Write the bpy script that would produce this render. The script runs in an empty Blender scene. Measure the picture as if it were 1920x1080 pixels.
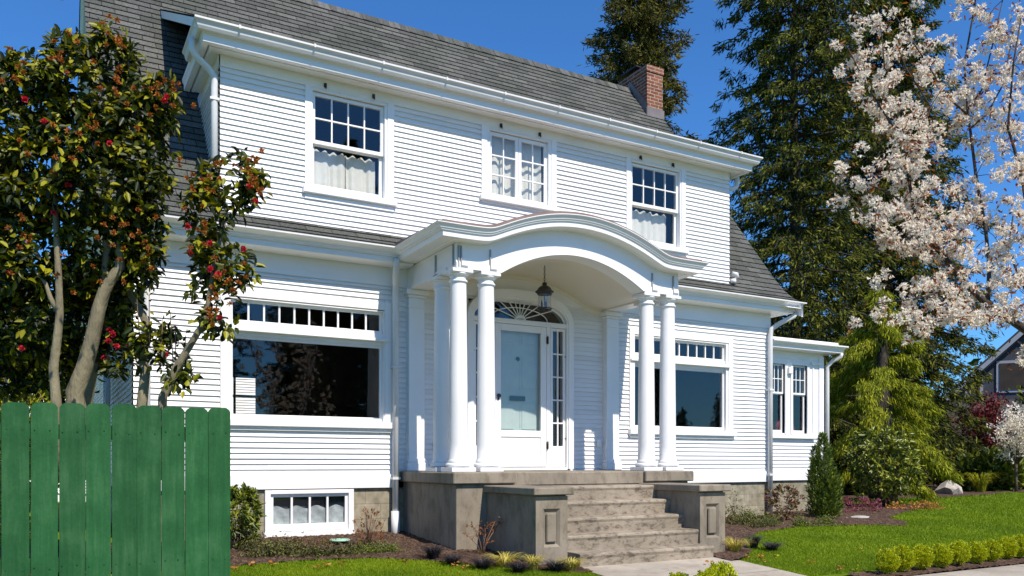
import bpy, math, random
import numpy as np
from math import sin, cos, pi, radians, sqrt, atan
C = bpy.context.scene.collection
random.seed(7); RNG = np.random.default_rng(11)
sc = bpy.context.scene

# ------------------------------------------------------------------ camera
FPX, HOR = 1554.0, 868.0
YAW = atan(2746 / FPX)
CA, SA = cos(YAW), sin(YAW)
CX, CY, CZ = -6.01, -10.46, 0.94
cam = bpy.data.cameras.new('camera'); camo = bpy.data.objects.new('camera', cam); C.objects.link(camo)
cam.sensor_width = 36.0; cam.lens = FPX / 1920 * 36; cam.shift_x = 0; cam.shift_y = (HOR - 540) / 1920
cam.clip_end = 3000
camo.location = (CX, CY, CZ)
camo.rotation_euler = (pi / 2, 0, -(pi / 2 - YAW))
sc.camera = camo
# ------------------------------------------------------------------ light
SUN_AZ, SUN_EL = math.atan(0.13), math.atan(1.2 * cos(math.atan(0.13)))
w = bpy.data.worlds.new('World'); sc.world = w; w.use_nodes = True
nt = w.node_tree
bg = nt.nodes['Background']; sky = nt.nodes.new('ShaderNodeTexSky'); sky.sky_type = 'NISHITA'
sky.sun_disc = False; sky.sun_elevation = SUN_EL; sky.sun_rotation = pi - SUN_AZ
sky.altitude = 0; sky.air_density = 1.0; sky.dust_density = 0.15; sky.ozone_density = 5.0
tint = nt.nodes.new('ShaderNodeMix'); tint.data_type = 'RGBA'; tint.blend_type = 'MULTIPLY'; tint.inputs[0].default_value = 1
tint.inputs[7].default_value = (.53, 1.04, 1.50, 1)
nt.links.new(sky.outputs[0], tint.inputs[6]); nt.links.new(tint.outputs[2], bg.inputs[0]); bg.inputs[1].default_value = 0.095
sun = bpy.data.lights.new('sun', 'SUN'); so = bpy.data.objects.new('sun', sun); C.objects.link(so)
sun.energy = 5.0; sun.angle = radians(0.53); sun.color = (1.0, 0.905, 0.79)
so.rotation_euler = (pi / 2 - SUN_EL, 0, SUN_AZ)
so.location = (0, -20, 20)
vs = sc.view_settings; vs.view_transform = 'Standard'; vs.look = 'None'; vs.exposure = 0.30; vs.gamma = 1.0
vs.use_curve_mapping = False
sc.cycles.max_bounces = 10; sc.cycles.transparent_max_bounces = 24

def at(u, v, t):
    s = (u - 960) / FPX
    return np.array((CX + t * (CA + SA * s), CY + t * (SA - CA * s), CZ + t * (HOR - v) / FPX))
def gz(x, y):
    return 0.0 if y >= 0 else max(0.066 * y, -0.30)
def onground(u, v):
    t = 10.0
    for _ in range(30):
        p = at(u, v, t); t = (CZ - gz(p[0], p[1])) * FPX / (v - HOR)
    p = at(u, v, t); return p

# ------------------------------------------------------------------ materials
MATS = {}
def newmat(name):
    m = bpy.data.materials.new(name); m.use_nodes = True
    nt = m.node_tree; b = nt.nodes['Principled BSDF']
    MATS[name] = m
    return m, nt, b
def N(nt, t, **kw):
    n = nt.nodes.new(t)
    for k, v in kw.items(): setattr(n, k, v)
    return n
def ramp(nt, stops):
    r = N(nt, 'ShaderNodeValToRGB'); e = r.color_ramp.elements
    while len(e) < len(stops): e.new(0.5)
    for el, (p, c) in zip(e, stops): el.position = p; el.color = (*c, 1)
    return r
def plain(name, c, rough=0.6, var=0.08, scale=6, bump=0.0, bscale=60, spec=0.5, metal=0.0, stretch=(1, 1, 1)):
    m, nt, b = newmat(name)
    tc = N(nt, 'ShaderNodeTexCoord'); mp = N(nt, 'ShaderNodeMapping'); mp.inputs['Scale'].default_value = stretch
    nt.links.new(tc.outputs['Object'], mp.inputs[0])
    n = N(nt, 'ShaderNodeTexNoise'); n.inputs['Scale'].default_value = scale; n.inputs['Detail'].default_value = 6
    nt.links.new(mp.outputs[0], n.inputs[0])
    d = tuple(max(0, x * (1 - var)) for x in c); u = tuple(min(1, x * (1 + var)) for x in c)
    r = ramp(nt, [(0.3, d), (0.7, u)])
    nt.links.new(n.outputs[0], r.inputs[0]); nt.links.new(r.outputs[0], b.inputs['Base Color'])
    b.inputs['Roughness'].default_value = rough; b.inputs['Specular IOR Level'].default_value = spec
    b.inputs['Metallic'].default_value = metal
    if bump:
        n2 = N(nt, 'ShaderNodeTexNoise'); n2.inputs['Scale'].default_value = bscale; n2.inputs['Detail'].default_value = 5
        nt.links.new(mp.outputs[0], n2.inputs[0])
        bp = N(nt, 'ShaderNodeBump'); bp.inputs['Strength'].default_value = bump; bp.inputs['Distance'].default_value = 0.02
        nt.links.new(n2.outputs[0], bp.inputs['Height']); nt.links.new(bp.outputs[0], b.inputs['Normal'])
    return m
plain('paint', (.80, .80, .80), .45, .025, 3, .04, 25)
plain('paint_trim', (.81, .81, .805), .4, .045, 1.6, .05, 22)
plain('gutter_metal', (.66, .665, .66), .35, .06, 3)
plain('ceiling_bounce', (.74, .69, .57), .5, .02, 3)  # warm bounce light under the porch vault is put into this beige
plain('siding_paint', (.79, .79, .785), .5, .045, 2.2, .12, 18, stretch=(.25, .25, 5))
plain('copper', (.20, .14, .12), .5, .2, 5, .1, 20)
plain('lead', (.17, .145, .145), .5, .15, 8)
plain('dark_metal', (.018, .014, .012), .4, .2, 10)
plain('grey_metal', (.30, .31, .31), .5, .1, 10)
plain('interior', (.035, .026, .02), .9, .3, 2)  # near-black brown: the darkness of unlit rooms put into the colour
plain('curtain_cloth', (.74, .74, .70), .9, .05, 12)
plain('inner_door', (.52, .62, .60), .5, .06, 8)
plain('film', (.42, .47, .50), .5, .3, 9, .6, 14)
plain('rock', (.40, .36, .30), .9, .35, 5, .6, 12)
plain('stone_flat', (.36, .34, .30), .9, .2, 6, .3, 20)
plain('bark_grey', (.19, .165, .10), .9, .4, 9, .8, 35, stretch=(1, 1, .35))
plain('bark_dark', (.045, .035, .028), .9, .4, 9, .6, 30)
plain('bark_brown', (.09, .062, .042), .9, .35, 7, .6, 20)
plain('twig', (.17, .095, .055), .9, .3, 9)
plain('slate_wall', (.045, .05, .065), .85, .15, 3)
plain('slate_trim', (.30, .32, .37), .6, .05, 3)
plain('dark_roof', (.035, .037, .042), .9, .3, 4, .3, 20)
plain('pink_cloth', (.35, .08, .13), .9, .15, 9)
plain('blue_paper', (.08, .35, .65), .6, .1, 9)
plain('blue_glaze', (.02, .03, .22), .25, .1, 9)
plain('green_plastic', (.28, .50, .38), .5, .08, 9)
plain('candle', (.6, .55, .45), .6, .05, 9)
plain('asphalt', (.05, .05, .052), .9, .2, 30, .4, 120)

def concrete(name, c, dark, var, st=(1, 1, 2.2)):
    m, nt, b = newmat(name)
    tc = N(nt, 'ShaderNodeTexCoord'); mp = N(nt, 'ShaderNodeMapping'); mp.inputs['Scale'].default_value = st
    nt.links.new(tc.outputs['Object'], mp.inputs[0])
    n = N(nt, 'ShaderNodeTexNoise'); n.inputs['Scale'].default_value = 5.5; n.inputs['Detail'].default_value = 10; n.inputs['Roughness'].default_value = .72
    nt.links.new(mp.outputs[0], n.inputs[0])
    r = ramp(nt, [(.36, dark), (.5, c), (.72, tuple(x * var for x in c))])
    nt.links.new(n.outputs[0], r.inputs[0])
    n2 = N(nt, 'ShaderNodeTexNoise'); n2.inputs['Scale'].default_value = 1.3; n2.inputs['Detail'].default_value = 4
    nt.links.new(tc.outputs['Object'], n2.inputs[0])
    r2 = ramp(nt, [(.35, (.72, .70, .66)), (.65, (1.05, 1.03, 1.0))]); nt.links.new(n2.outputs[0], r2.inputs[0])
    mx = N(nt, 'ShaderNodeMix', data_type='RGBA', blend_type='MULTIPLY'); mx.inputs[0].default_value = 1
    nt.links.new(r.outputs[0], mx.inputs[6]); nt.links.new(r2.outputs[0], mx.inputs[7])
    nt.links.new(mx.outputs[2], b.inputs['Base Color']); b.inputs['Roughness'].default_value = .85
    n3 = N(nt, 'ShaderNodeTexNoise'); n3.inputs['Scale'].default_value = 40; n3.inputs['Detail'].default_value = 6
    nt.links.new(tc.outputs['Object'], n3.inputs[0])
    bp = N(nt, 'ShaderNodeBump'); bp.inputs['Strength'].default_value = .25; bp.inputs['Distance'].default_value = .01
    nt.links.new(n3.outputs[0], bp.inputs['Height']); nt.links.new(bp.outputs[0], b.inputs['Normal'])
concrete('concrete', (.265, .232, .182), (.175, .148, .11), 1.18, (1.3, 1.3, .55))
concrete('concrete_step', (.29, .25, .195), (.105, .082, .060), 1.22, (1.7, 1.7, 3.2))
concrete('concrete_path', (.40, .36, .30), (.32, .28, .23), 1.08)

def bricklike(name, c1, c2, joint, bw, rh, ms, rough=.9, nvar=.35, nscale=30, bump=.5, off=.5):
    m, nt, b = newmat(name)
    uv = N(nt, 'ShaderNodeUVMap'); bt = N(nt, 'ShaderNodeTexBrick')
    bt.offset = off
    nt.links.new(uv.outputs[0], bt.inputs[0])
    bt.inputs['Color1'].default_value = (*c1, 1); bt.inputs['Color2'].default_value = (*c2, 1); bt.inputs['Mortar'].default_value = (*joint, 1)
    bt.inputs['Scale'].default_value = 1; bt.inputs['Mortar Size'].default_value = ms
    bt.inputs['Brick Width'].default_value = bw; bt.inputs['Row Height'].default_value = rh; bt.inputs['Bias'].default_value = 0
    tc = N(nt, 'ShaderNodeTexCoord')
    n = N(nt, 'ShaderNodeTexNoise'); n.inputs['Scale'].default_value = nscale; n.inputs['Detail'].default_value = 8
    nt.links.new(tc.outputs['Object'], n.inputs[0])
    n2 = N(nt, 'ShaderNodeTexNoise'); n2.inputs['Scale'].default_value = .9; n2.inputs['Detail'].default_value = 3
    nt.links.new(tc.outputs['Object'], n2.inputs[0])
    r = ramp(nt, [(.3, (1 - nvar,) * 3), (.7, (1 + nvar,) * 3)]); nt.links.new(n.outputs[0], r.inputs[0])
    r2 = ramp(nt, [(.32, (.76, .82, .74)), (.68, (1.12, 1.11, 1.1))]); nt.links.new(n2.outputs[0], r2.inputs[0])
    mx = N(nt, 'ShaderNodeMix', data_type='RGBA', blend_type='MULTIPLY'); mx.inputs[0].default_value = 1
    mx2 = N(nt, 'ShaderNodeMix', data_type='RGBA', blend_type='MULTIPLY'); mx2.inputs[0].default_value = 1
    nt.links.new(bt.outputs[0], mx.inputs[6]); nt.links.new(r.outputs[0], mx.inputs[7])
    nt.links.new(mx.outputs[2], mx2.inputs[6]); nt.links.new(r2.outputs[0], mx2.inputs[7])
    nt.links.new(mx2.outputs[2], b.inputs['Base Color']); b.inputs['Roughness'].default_value = rough
    b.inputs['Specular IOR Level'].default_value = .2
    bp = N(nt, 'ShaderNodeBump'); bp.inputs['Strength'].default_value = bump; bp.inputs['Distance'].default_value = .004; bp.invert = True
    nt.links.new(bt.outputs[1], bp.inputs['Height']); nt.links.new(bp.outputs[0], b.inputs['Normal'])
bricklike('shingle', (.064, .066, .062), (.118, .119, .112), (.026, .026, .024), .33, .14, .006, nvar=.5, nscale=55)  # dark joint colour paints the shade lines between courses and tabs
bricklike('brick', (.15, .046, .028), (.26, .092, .056), (.32, .27, .22), .215, .07, .009, nvar=.3, nscale=25, bump=.8)
bricklike('block', (.27, .235, .175), (.33, .29, .225), (.19, .165, .125), .42, .2, .004, nvar=.35, nscale=9, bump=.5)

def glassmat():
    m = bpy.data.materials.new('glass'); m.use_nodes = True; nt = m.node_tree; nt.nodes.remove(nt.nodes['Principled BSDF'])
    out = nt.nodes['Material Output']
    tr = N(nt, 'ShaderNodeBsdfTransparent'); tr.inputs[0].default_value = (.87, .88, .865, 1)
    gl = N(nt, 'ShaderNodeBsdfGlossy'); gl.inputs['Roughness'].default_value = .012
    lw = N(nt, 'ShaderNodeLayerWeight'); lw.inputs[0].default_value = .5
    pw = N(nt, 'ShaderNodeMath', operation='POWER'); pw.inputs[1].default_value = 4; nt.links.new(lw.outputs['Facing'], pw.inputs[0])
    fr = N(nt, 'ShaderNodeMath', operation='MULTIPLY_ADD'); fr.inputs[1].default_value = .92; fr.inputs[2].default_value = .085; nt.links.new(pw.outputs[0], fr.inputs[0])
    tc = N(nt, 'ShaderNodeTexCoord'); n = N(nt, 'ShaderNodeTexNoise'); n.inputs['Scale'].default_value = 2.2
    nt.links.new(tc.outputs['Object'], n.inputs[0])
    bp = N(nt, 'ShaderNodeBump'); bp.inputs['Strength'].default_value = .08; bp.inputs['Distance'].default_value = .02
    nt.links.new(n.outputs[0], bp.inputs['Height']); nt.links.new(bp.outputs[0], gl.inputs['Normal'])
    mx = N(nt, 'ShaderNodeMixShader')
    nt.links.new(fr.outputs[0], mx.inputs[0]); nt.links.new(tr.outputs[0], mx.inputs[1]); nt.links.new(gl.outputs[0], mx.inputs[2])
    nt.links.new(mx.outputs[0], out.inputs[0]); MATS['glass'] = m
glassmat()

def leafmat(name, cols, rough=.5, trans=.25, spec=.5, tcol=None):
    m, nt, b = newmat(name)
    ge = N(nt, 'ShaderNodeNewGeometry')
    n = len(cols)
    r = ramp(nt, [((i + .5) / n, c) for i, c in enumerate(cols)])
    r.color_ramp.interpolation = 'LINEAR'
    nt.links.new(ge.outputs['Random Per Island'], r.inputs[0])
    nt.links.new(r.outputs[0], b.inputs['Base Color']); b.inputs['Roughness'].default_value = rough
    b.inputs['Specular IOR Level'].default_value = spec
    if trans > 0:
        t = N(nt, 'ShaderNodeBsdfTranslucent'); mx = N(nt, 'ShaderNodeMixShader'); mx.inputs[0].default_value = trans
        mm = N(nt, 'ShaderNodeMix', data_type='RGBA', blend_type='MULTIPLY'); mm.inputs[0].default_value = 1
        mm.inputs[7].default_value = (*(tcol or (1.6, 1.5, .7)), 1)
        nt.links.new(r.outputs[0], mm.inputs[6]); nt.links.new(mm.outputs[2], t.inputs[0])
        nt.links.new(b.outputs[0], mx.inputs[1]); nt.links.new(t.outputs[0], mx.inputs[2])
        nt.links.new(mx.outputs[0], nt.nodes['Material Output'].inputs[0])
    return m
leafmat('camellia_leaf', [(.011, .020, .005), (.024, .038, .006), (.065, .08, .007), (.28, .27, .012)], .42, .2, .25)  # darkest and brightest stops paint shadowed and sunlit leaves, scattered at random
leafmat('camellia_petal', [(.55, .02, .05), (.65, .05, .07), (.5, .015, .06)], .6, .2, .3)
leafmat('spent_petal', [(.35, .11, .02), (.25, .07, .02), (.45, .17, .03)], .8, .2, .2)
leafmat('conifer_dark', [(.010, .018, .006), (.026, .038, .009), (.075, .088, .012), (.19, .195, .020)], .75, .2, .2)
leafmat('conifer_bronze', [(.018, .024, .010), (.04, .046, .012), (.085, .085, .016), (.16, .14, .022)], .75, .2, .2)
leafmat('weeping_leaf', [(.08, .11, .006), (.21, .24, .012), (.36, .37, .02)], .7, .25, .2)
leafmat('yellow_green', [(.24, .26, .010), (.38, .38, .015), (.12, .15, .010)], .55, .25, .4)
leafmat('boxwood_leaf', [(.36, .42, .004), (.58, .61, .008), (.47, .52, .006), (.20, .25, .004)], .5, .25, .4)
leafmat('mid_green', [(.05, .075, .010), (.10, .14, .016), (.20, .23, .022)], .45, .2, .5)
leafmat('rhodo_leaf', [(.05, .075, .008), (.15, .18, .016), (.32, .34, .035)], .4, .15, .5)
leafmat('yew_leaf', [(.035, .07, .012), (.07, .12, .016), (.17, .22, .02)], .6, .2, .4)
leafmat('red_leaf', [(.13, .012, .018), (.09, .01, .014), (.2, .03, .03)], .6, .25, .3)
leafmat('variegated_leaf', [(.04, .04, .015), (.10, .045, .035), (.28, .09, .09), (.2, .2, .04)], .5, .2, .4)
leafmat('heather', [(.28, .07, .11), (.40, .15, .18), (.15, .06, .06)], .8, .2, .2)
leafmat('brown_leaf', [(.22, .08, .03), (.32, .13, .05), (.14, .05, .02)], .8, .2, .2)
leafmat('orange_leaf', [(.40, .17, .04), (.45, .25, .06), (.30, .10, .03)], .8, .2, .2)
leafmat('black_blade', [(.010, .010, .013), (.02, .018, .024), (.035, .033, .04)], .45, 0, .4)
leafmat('gold_blade', [(.45, .40, .06), (.55, .50, .12), (.35, .27, .07)], .6, .2, .3)
leafmat('grass_blade', [(.13, .21, .004), (.18, .27, .006), (.24, .33, .010), (.15, .23, .006)], .6, .3, .25)
leafmat('creeper', [(.045, .055, .02), (.08, .09, .025), (.16, .17, .03), (.09, .06, .035)], .6, .15, .3)
leafmat('blossom', [(.92, .86, .76), (.94, .90, .82), (.86, .78, .66)], .8, .45, .2, (1, .97, .92))
leafmat('copper_leaf', [(.22, .055, .015), (.36, .12, .025), (.12, .03, .014)], .45, .3, .4)
leafmat('grey_twig', [(.12, .105, .085), (.17, .15, .12), (.09, .08, .06)], .9, .1, .1)

def sheet_mats():
    m, nt, b = newmat('lawn_soil')
    tc = N(nt, 'ShaderNodeTexCoord'); n = N(nt, 'ShaderNodeTexNoise'); n.inputs['Scale'].default_value = 1.2; n.inputs['Detail'].default_value = 8
    nt.links.new(tc.outputs['Object'], n.inputs[0])
    r = ramp(nt, [(.3, (.075, .125, .004)), (.55, (.115, .17, .006)), (.75, (.145, .20, .010))]); nt.links.new(n.outputs[0], r.inputs[0])
    nt.links.new(r.outputs[0], b.inputs['Base Color']); b.inputs['Roughness'].default_value = .9
    b.inputs['Specular IOR Level'].default_value = .1
    m, nt, b = newmat('mulch')
    tc = N(nt, 'ShaderNodeTexCoord'); n = N(nt, 'ShaderNodeTexVoronoi'); n.inputs['Scale'].default_value = 38
    mp = N(nt, 'ShaderNodeMapping'); mp.inputs['Scale'].default_value = (1, .55, 1)
    nt.links.new(tc.outputs['Object'], mp.inputs[0]); nt.links.new(mp.outputs[0], n.inputs[0])
    r = ramp(nt, [(.0, (.035, .021, .015)), (.5, (.085, .052, .036)), (1, (.16, .105, .075))])
    nt.links.new(n.outputs['Color'], r.inputs[0]); nt.links.new(r.outputs[0], b.inputs['Base Color'])
    b.inputs['Roughness'].default_value = .95; b.inputs['Specular IOR Level'].default_value = .15
    bp = N(nt, 'ShaderNodeBump'); bp.inputs['Strength'].default_value = .9; bp.inputs['Distance'].default_value = .03
    nt.links.new(n.outputs['Distance'], bp.inputs['Height']); nt.links.new(bp.outputs[0], b.inputs['Normal'])
    m, nt, b = newmat('fence_paint')
    tc = N(nt, 'ShaderNodeTexCoord'); mp = N(nt, 'ShaderNodeMapping'); mp.inputs['Scale'].default_value = (9, 9, .8)
    nt.links.new(tc.outputs['Object'], mp.inputs[0])
    n = N(nt, 'ShaderNodeTexNoise'); n.inputs['Scale'].default_value = 4; n.inputs['Detail'].default_value = 9; n.inputs['Roughness'].default_value = .65
    nt.links.new(mp.outputs[0], n.inputs[0])
    n2 = N(nt, 'ShaderNodeTexNoise'); n2.inputs['Scale'].default_value = 5; n2.inputs['Detail'].default_value = 8
    nt.links.new(tc.outputs['Object'], n2.inputs[0])
    ad = N(nt, 'ShaderNodeMath', operation='ADD'); nt.links.new(n.outputs[0], ad.inputs[0]); nt.links.new(n2.outputs[0], ad.inputs[1])
    ml = N(nt, 'ShaderNodeMath', operation='MULTIPLY'); ml.inputs[1].default_value = .5; nt.links.new(ad.outputs[0], ml.inputs[0])
    r = ramp(nt, [(.35, (.010, .066, .019)), (.5, (.017, .092, .027)), (.66, (.040, .128, .048))]); nt.links.new(ml.outputs[0], r.inputs[0])
    nt.links.new(r.outputs[0], b.inputs['Base Color']); b.inputs['Roughness'].default_value = .55
    n3 = N(nt, 'ShaderNodeTexNoise'); n3.inputs['Scale'].default_value = 60; n3.inputs['Detail'].default_value = 6
    mp3 = N(nt, 'ShaderNodeMapping'); mp3.inputs['Scale'].default_value = (1, 1, .5)
    nt.links.new(tc.outputs['Object'], mp3.inputs[0]); nt.links.new(mp3.outputs[0], n3.inputs[0])
    bp = N(nt, 'ShaderNodeBump'); bp.inputs['Strength'].default_value = .35; bp.inputs['Distance'].default_value = .008
    nt.links.new(n3.outputs[0], bp.inputs['Height']); nt.links.new(bp.outputs[0], b.inputs['Normal'])
sheet_mats()

def island_var(name, lo, hi):
    nt = MATS[name].node_tree; b = nt.nodes['Principled BSDF']; l = b.inputs['Base Color'].links[0]; src = l.from_socket
    ge = N(nt, 'ShaderNodeNewGeometry'); mr = N(nt, 'ShaderNodeMapRange'); mr.inputs[3].default_value = lo; mr.inputs[4].default_value = hi
    nt.links.new(ge.outputs['Random Per Island'], mr.inputs[0])
    mx = N(nt, 'ShaderNodeMix', data_type='RGBA', blend_type='MULTIPLY'); mx.inputs[0].default_value = 1
    nt.links.new(src, mx.inputs[6]); nt.links.new(mr.outputs[0], mx.inputs[7]); nt.links.new(mx.outputs[2], b.inputs['Base Color'])
island_var('siding_paint', .93, 1.03); island_var('fence_paint', .86, 1.08)
MATS['fence_paint'].node_tree.nodes['Principled BSDF'].inputs['Specular IOR Level'].default_value = .2

def patchy(name):
    nt = MATS[name].node_tree; b = nt.nodes['Principled BSDF']; src = b.inputs['Base Color'].links[0].from_socket
    tc = N(nt, 'ShaderNodeTexCoord'); n = N(nt, 'ShaderNodeTexNoise'); n.inputs['Scale'].default_value = 1.1; n.inputs['Detail'].default_value = 5
    nt.links.new(tc.outputs['Object'], n.inputs[0]); r = ramp(nt, [(.35, (.66, .74, .7)), (.55, (1, 1, 1)), (.72, (1.3, 1.15, 1.2))]); nt.links.new(n.outputs[0], r.inputs[0])
    mx = N(nt, 'ShaderNodeMix', data_type='RGBA', blend_type='MULTIPLY'); mx.inputs[0].default_value = 1
    nt.links.new(src, mx.inputs[6]); nt.links.new(r.outputs[0], mx.inputs[7]); nt.links.new(mx.outputs[2], b.inputs['Base Color'])
patchy('grass_blade')

# ------------------------------------------------------------------ mesh helpers
class MB:
    def __init__(s): s.v = []; s.f = []; s.uv = []; s.sm = []
    def face(s, pts, uv=None, smooth=False):
        i = len(s.v); s.v += [tuple(p) for p in pts]; s.f.append(tuple(range(i, i + len(pts))))
        s.uv.append(uv if uv else [(0, 0)] * len(pts)); s.sm.append(smooth)
    def box(s, x0, x1, y0, y1, z0, z1):
        p = [(x0, y0, z0), (x1, y0, z0), (x1, y1, z0), (x0, y1, z0), (x0, y0, z1), (x1, y0, z1), (x1, y1, z1), (x0, y1, z1)]
        for q, k in (((0, 1, 5, 4), 'xz'), ((1, 2, 6, 5), 'yz'), ((2, 3, 7, 6), 'xz'), ((3, 0, 4, 7), 'yz'), ((4, 5, 6, 7), 'xy'), ((3, 2, 1, 0), 'xy')):
            pts = [p[j] for j in q]
            ia, ib = {'xz': (0, 2), 'yz': (1, 2), 'xy': (0, 1)}[k]
            s.face(pts, [(a[ia], a[ib]) for a in pts])
    def bbox(s, x0, x1, y0, y1, z0, z1, c=.006):
        # box with chamfered front/side edges (convex hull of three insets)
        c = min(c, (x1 - x0) / 3, (y1 - y0) / 3, (z1 - z0) / 3)
        X = ((x0, x0 + c), (x1, x1 - c)); Y = ((y0, y0 + c), (y1, y1 - c)); Z = ((z0, z0 + c), (z1, z1 - c))
        def V(i, j, k, ax):  # vertex on the face of axis ax
            return (X[i][0 if ax == 0 else 1], Y[j][0 if ax == 1 else 1], Z[k][0 if ax == 2 else 1])
        for ax in range(3):
            for sd in (0, 1):
                o = [a for a in range(3) if a != ax]; pts = []
                for a, b_ in ((0, 0), (1, 0), (1, 1), (0, 1)):
                    idx = [0, 0, 0]; idx[ax] = sd; idx[o[0]] = a; idx[o[1]] = b_
                    pts.append(V(*idx, ax))
                flip = (sd == 0) != (ax == 1)
                if flip: pts.reverse()
                s.face(pts, [(p[o[0]], p[o[1]]) for p in pts])
        for ax in range(3):
            o = [a for a in range(3) if a != ax]
            for a in (0, 1):
                for b_ in (0, 1):
                    pts = []
                    for k in (0, 1):
                        idx = [0, 0, 0]; idx[ax] = k; idx[o[0]] = a; idx[o[1]] = b_
                        pts.append((V(*idx, o[0]), V(*idx, o[1])))
                    s.face([pts[0][0], pts[1][0], pts[1][1], pts[0][1]])
        for i in (0, 1):
            for j in (0, 1):
                for k in (0, 1): s.face([V(i, j, k, 0), V(i, j, k, 1), V(i, j, k, 2)])
    def tube(s, pts, rad, n=8, cap=True):
        pts = [np.array(p, float) for p in pts]
        if not hasattr(rad, '__len__'): rad = [rad] * len(pts)
        rings = []; prev = None
        for i, p in enumerate(pts):
            d = pts[min(i + 1, len(pts) - 1)] - pts[max(i - 1, 0)]; d /= (np.linalg.norm(d) + 1e-9)
            if prev is None:
                a = np.array((0, 0, 1.)) if abs(d[2]) < .9 else np.array((1., 0, 0)); e = np.cross(d, a)
            else: e = prev - d * np.dot(prev, d)
            e /= (np.linalg.norm(e) + 1e-9); prev = e; f = np.cross(d, e)
            rings.append([p + rad[i] * (cos(2 * pi * k / n) * e + sin(2 * pi * k / n) * f) for k in range(n)])
        base = len(s.v)
        for r in rings: s.v += [tuple(q) for q in r]
        for i in range(len(rings) - 1):
            for k in range(n):
                a = base + i * n + k; b = base + i * n + (k + 1) % n
                s.f.append((a, b, b + n, a + n)); s.uv.append([(0, 0)] * 4); s.sm.append(True)
        if cap:
            s.f.append(tuple(base + k for k in range(n))[::-1]); s.uv.append([(0, 0)] * n); s.sm.append(False)
            e0 = base + (len(rings) - 1) * n
            s.f.append(tuple(e0 + k for k in range(n))); s.uv.append([(0, 0)] * n); s.sm.append(False)
    def lathe(s, prof, cx, cy, n=32, smooth=True):
        base = len(s.v)
        for r, z in prof:
            for k in range(n): s.v.append((cx + r * cos(2 * pi * k / n), cy + r * sin(2 * pi * k / n), z))
        for i in range(len(prof) - 1):
            for k in range(n):
                a = base + i * n + k; b = base + i * n + (k + 1) % n
                s.f.append((a, b, b + n, a + n)); s.uv.append([(0, 0)] * 4); s.sm.append(smooth)
        s.f.append(tuple(base + k for k in range(n))[::-1]); s.uv.append([(0, 0)] * n); s.sm.append(False)
        e0 = base + (len(prof) - 1) * n
        s.f.append(tuple(e0 + k for k in range(n))); s.uv.append([(0, 0)] * n); s.sm.append(False)
    def build(s, name, mat, parent=None, autos=True):
        me = bpy.data.meshes.new(name); me.from_pydata(s.v, [], s.f)
        ul = me.uv_layers.new(name='UVMap')
        flat = [c for f in s.uv for p in f for c in p]; ul.data.foreach_set('uv', flat)
        me.polygons.foreach_set('use_smooth', s.sm)
        me.materials.append(MATS[mat]); me.update()
        o = bpy.data.objects.new(name, me); C.objects.link(o)
        if parent: o.parent = parent
        return o
def npmesh(name, V, F, mat, parent=None, smooth=False):
    me = bpy.data.meshes.new(name); k = F.shape[1]
    me.vertices.add(len(V)); me.vertices.foreach_set('co', V.astype(np.float32).ravel())
    me.loops.add(F.size); me.loops.foreach_set('vertex_index', F.astype(np.int32).ravel())
    me.polygons.add(len(F)); me.polygons.foreach_set('loop_start', np.arange(0, F.size, k, dtype=np.int32))
    me.polygons.foreach_set('loop_total', np.full(len(F), k, dtype=np.int32))
    if smooth: me.polygons.foreach_set('use_smooth', np.ones(len(F), dtype=bool))
    me.materials.append(MATS[mat]); me.update(calc_edges=True)
    o = bpy.data.objects.new(name, me); C.objects.link(o)
    if parent: o.parent = parent
    return o
def empty(name, loc, label, cat, group=None):
    o = bpy.data.objects.new(name, None); C.objects.link(o); o.location = loc; o.empty_display_size = .2
    return tag(o, label, cat, group)
def tag(o, label, cat, group=None):
    o['label'] = label; o['category'] = cat
    if group: o['group'] = group
    return o
def kind(o, k): o['kind'] = k; return o
def own(part, parent):
    """parent a part built in world coordinates to a thing whose Empty is not at the origin"""
    part.parent = parent; part.matrix_parent_inverse = parent.matrix_basis.inverted() if False else part.matrix_parent_inverse
    part.location = tuple(-a for a in parent.location) if parent.parent is None else (0, 0, 0)
    return part
def unit(a): return a / (np.linalg.norm(a, axis=-1, keepdims=True) + 1e-9)
def rdir(n, up=0.0):
    d = RNG.normal(size=(n, 3)); d[:, 2] += up; return unit(d)
def leaves(name, P, D, L, W, mat, parent=None, fold=.25, broad=True, face=None):
    n = len(P); D = unit(D)
    R = rdir(n) if face is None else unit(face + RNG.normal(size=(n, 3)) * .45)
    S = unit(np.cross(D, R)); Nn = np.cross(S, D)
    L = np.broadcast_to(np.asarray(L, float), (n,))[:, None]; W = np.broadcast_to(np.asarray(W, float), (n,))[:, None]
    if broad:
        up = Nn * W * fold
        V = np.stack([P, P + D * L * .3 + S * W * .46 + up, P + D * L * .68 + S * W * .38 + up, P + D * L - Nn * L * .06,
                      P + D * L * .68 - S * W * .38 + up, P + D * L * .3 - S * W * .46 + up], 1).reshape(-1, 3)
        b = np.arange(n)[:, None] * 6
        F = np.concatenate([b + np.array([[0, 3, 2, 1]]), b + np.array([[0, 5, 4, 3]])])
    else:
        V = np.stack([P - S * W * .2, P + D * L * .55 - S * W * .5 + Nn * W * fold, P + D * L, P + D * L * .5 + S * W * .5 + Nn * W * fold], 1).reshape(-1, 3)
        b = np.arange(n)[:, None] * 4
        F = b + np.array([[0, 1, 2, 3]])
    return npmesh(name, V, F, mat, parent)
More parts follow.
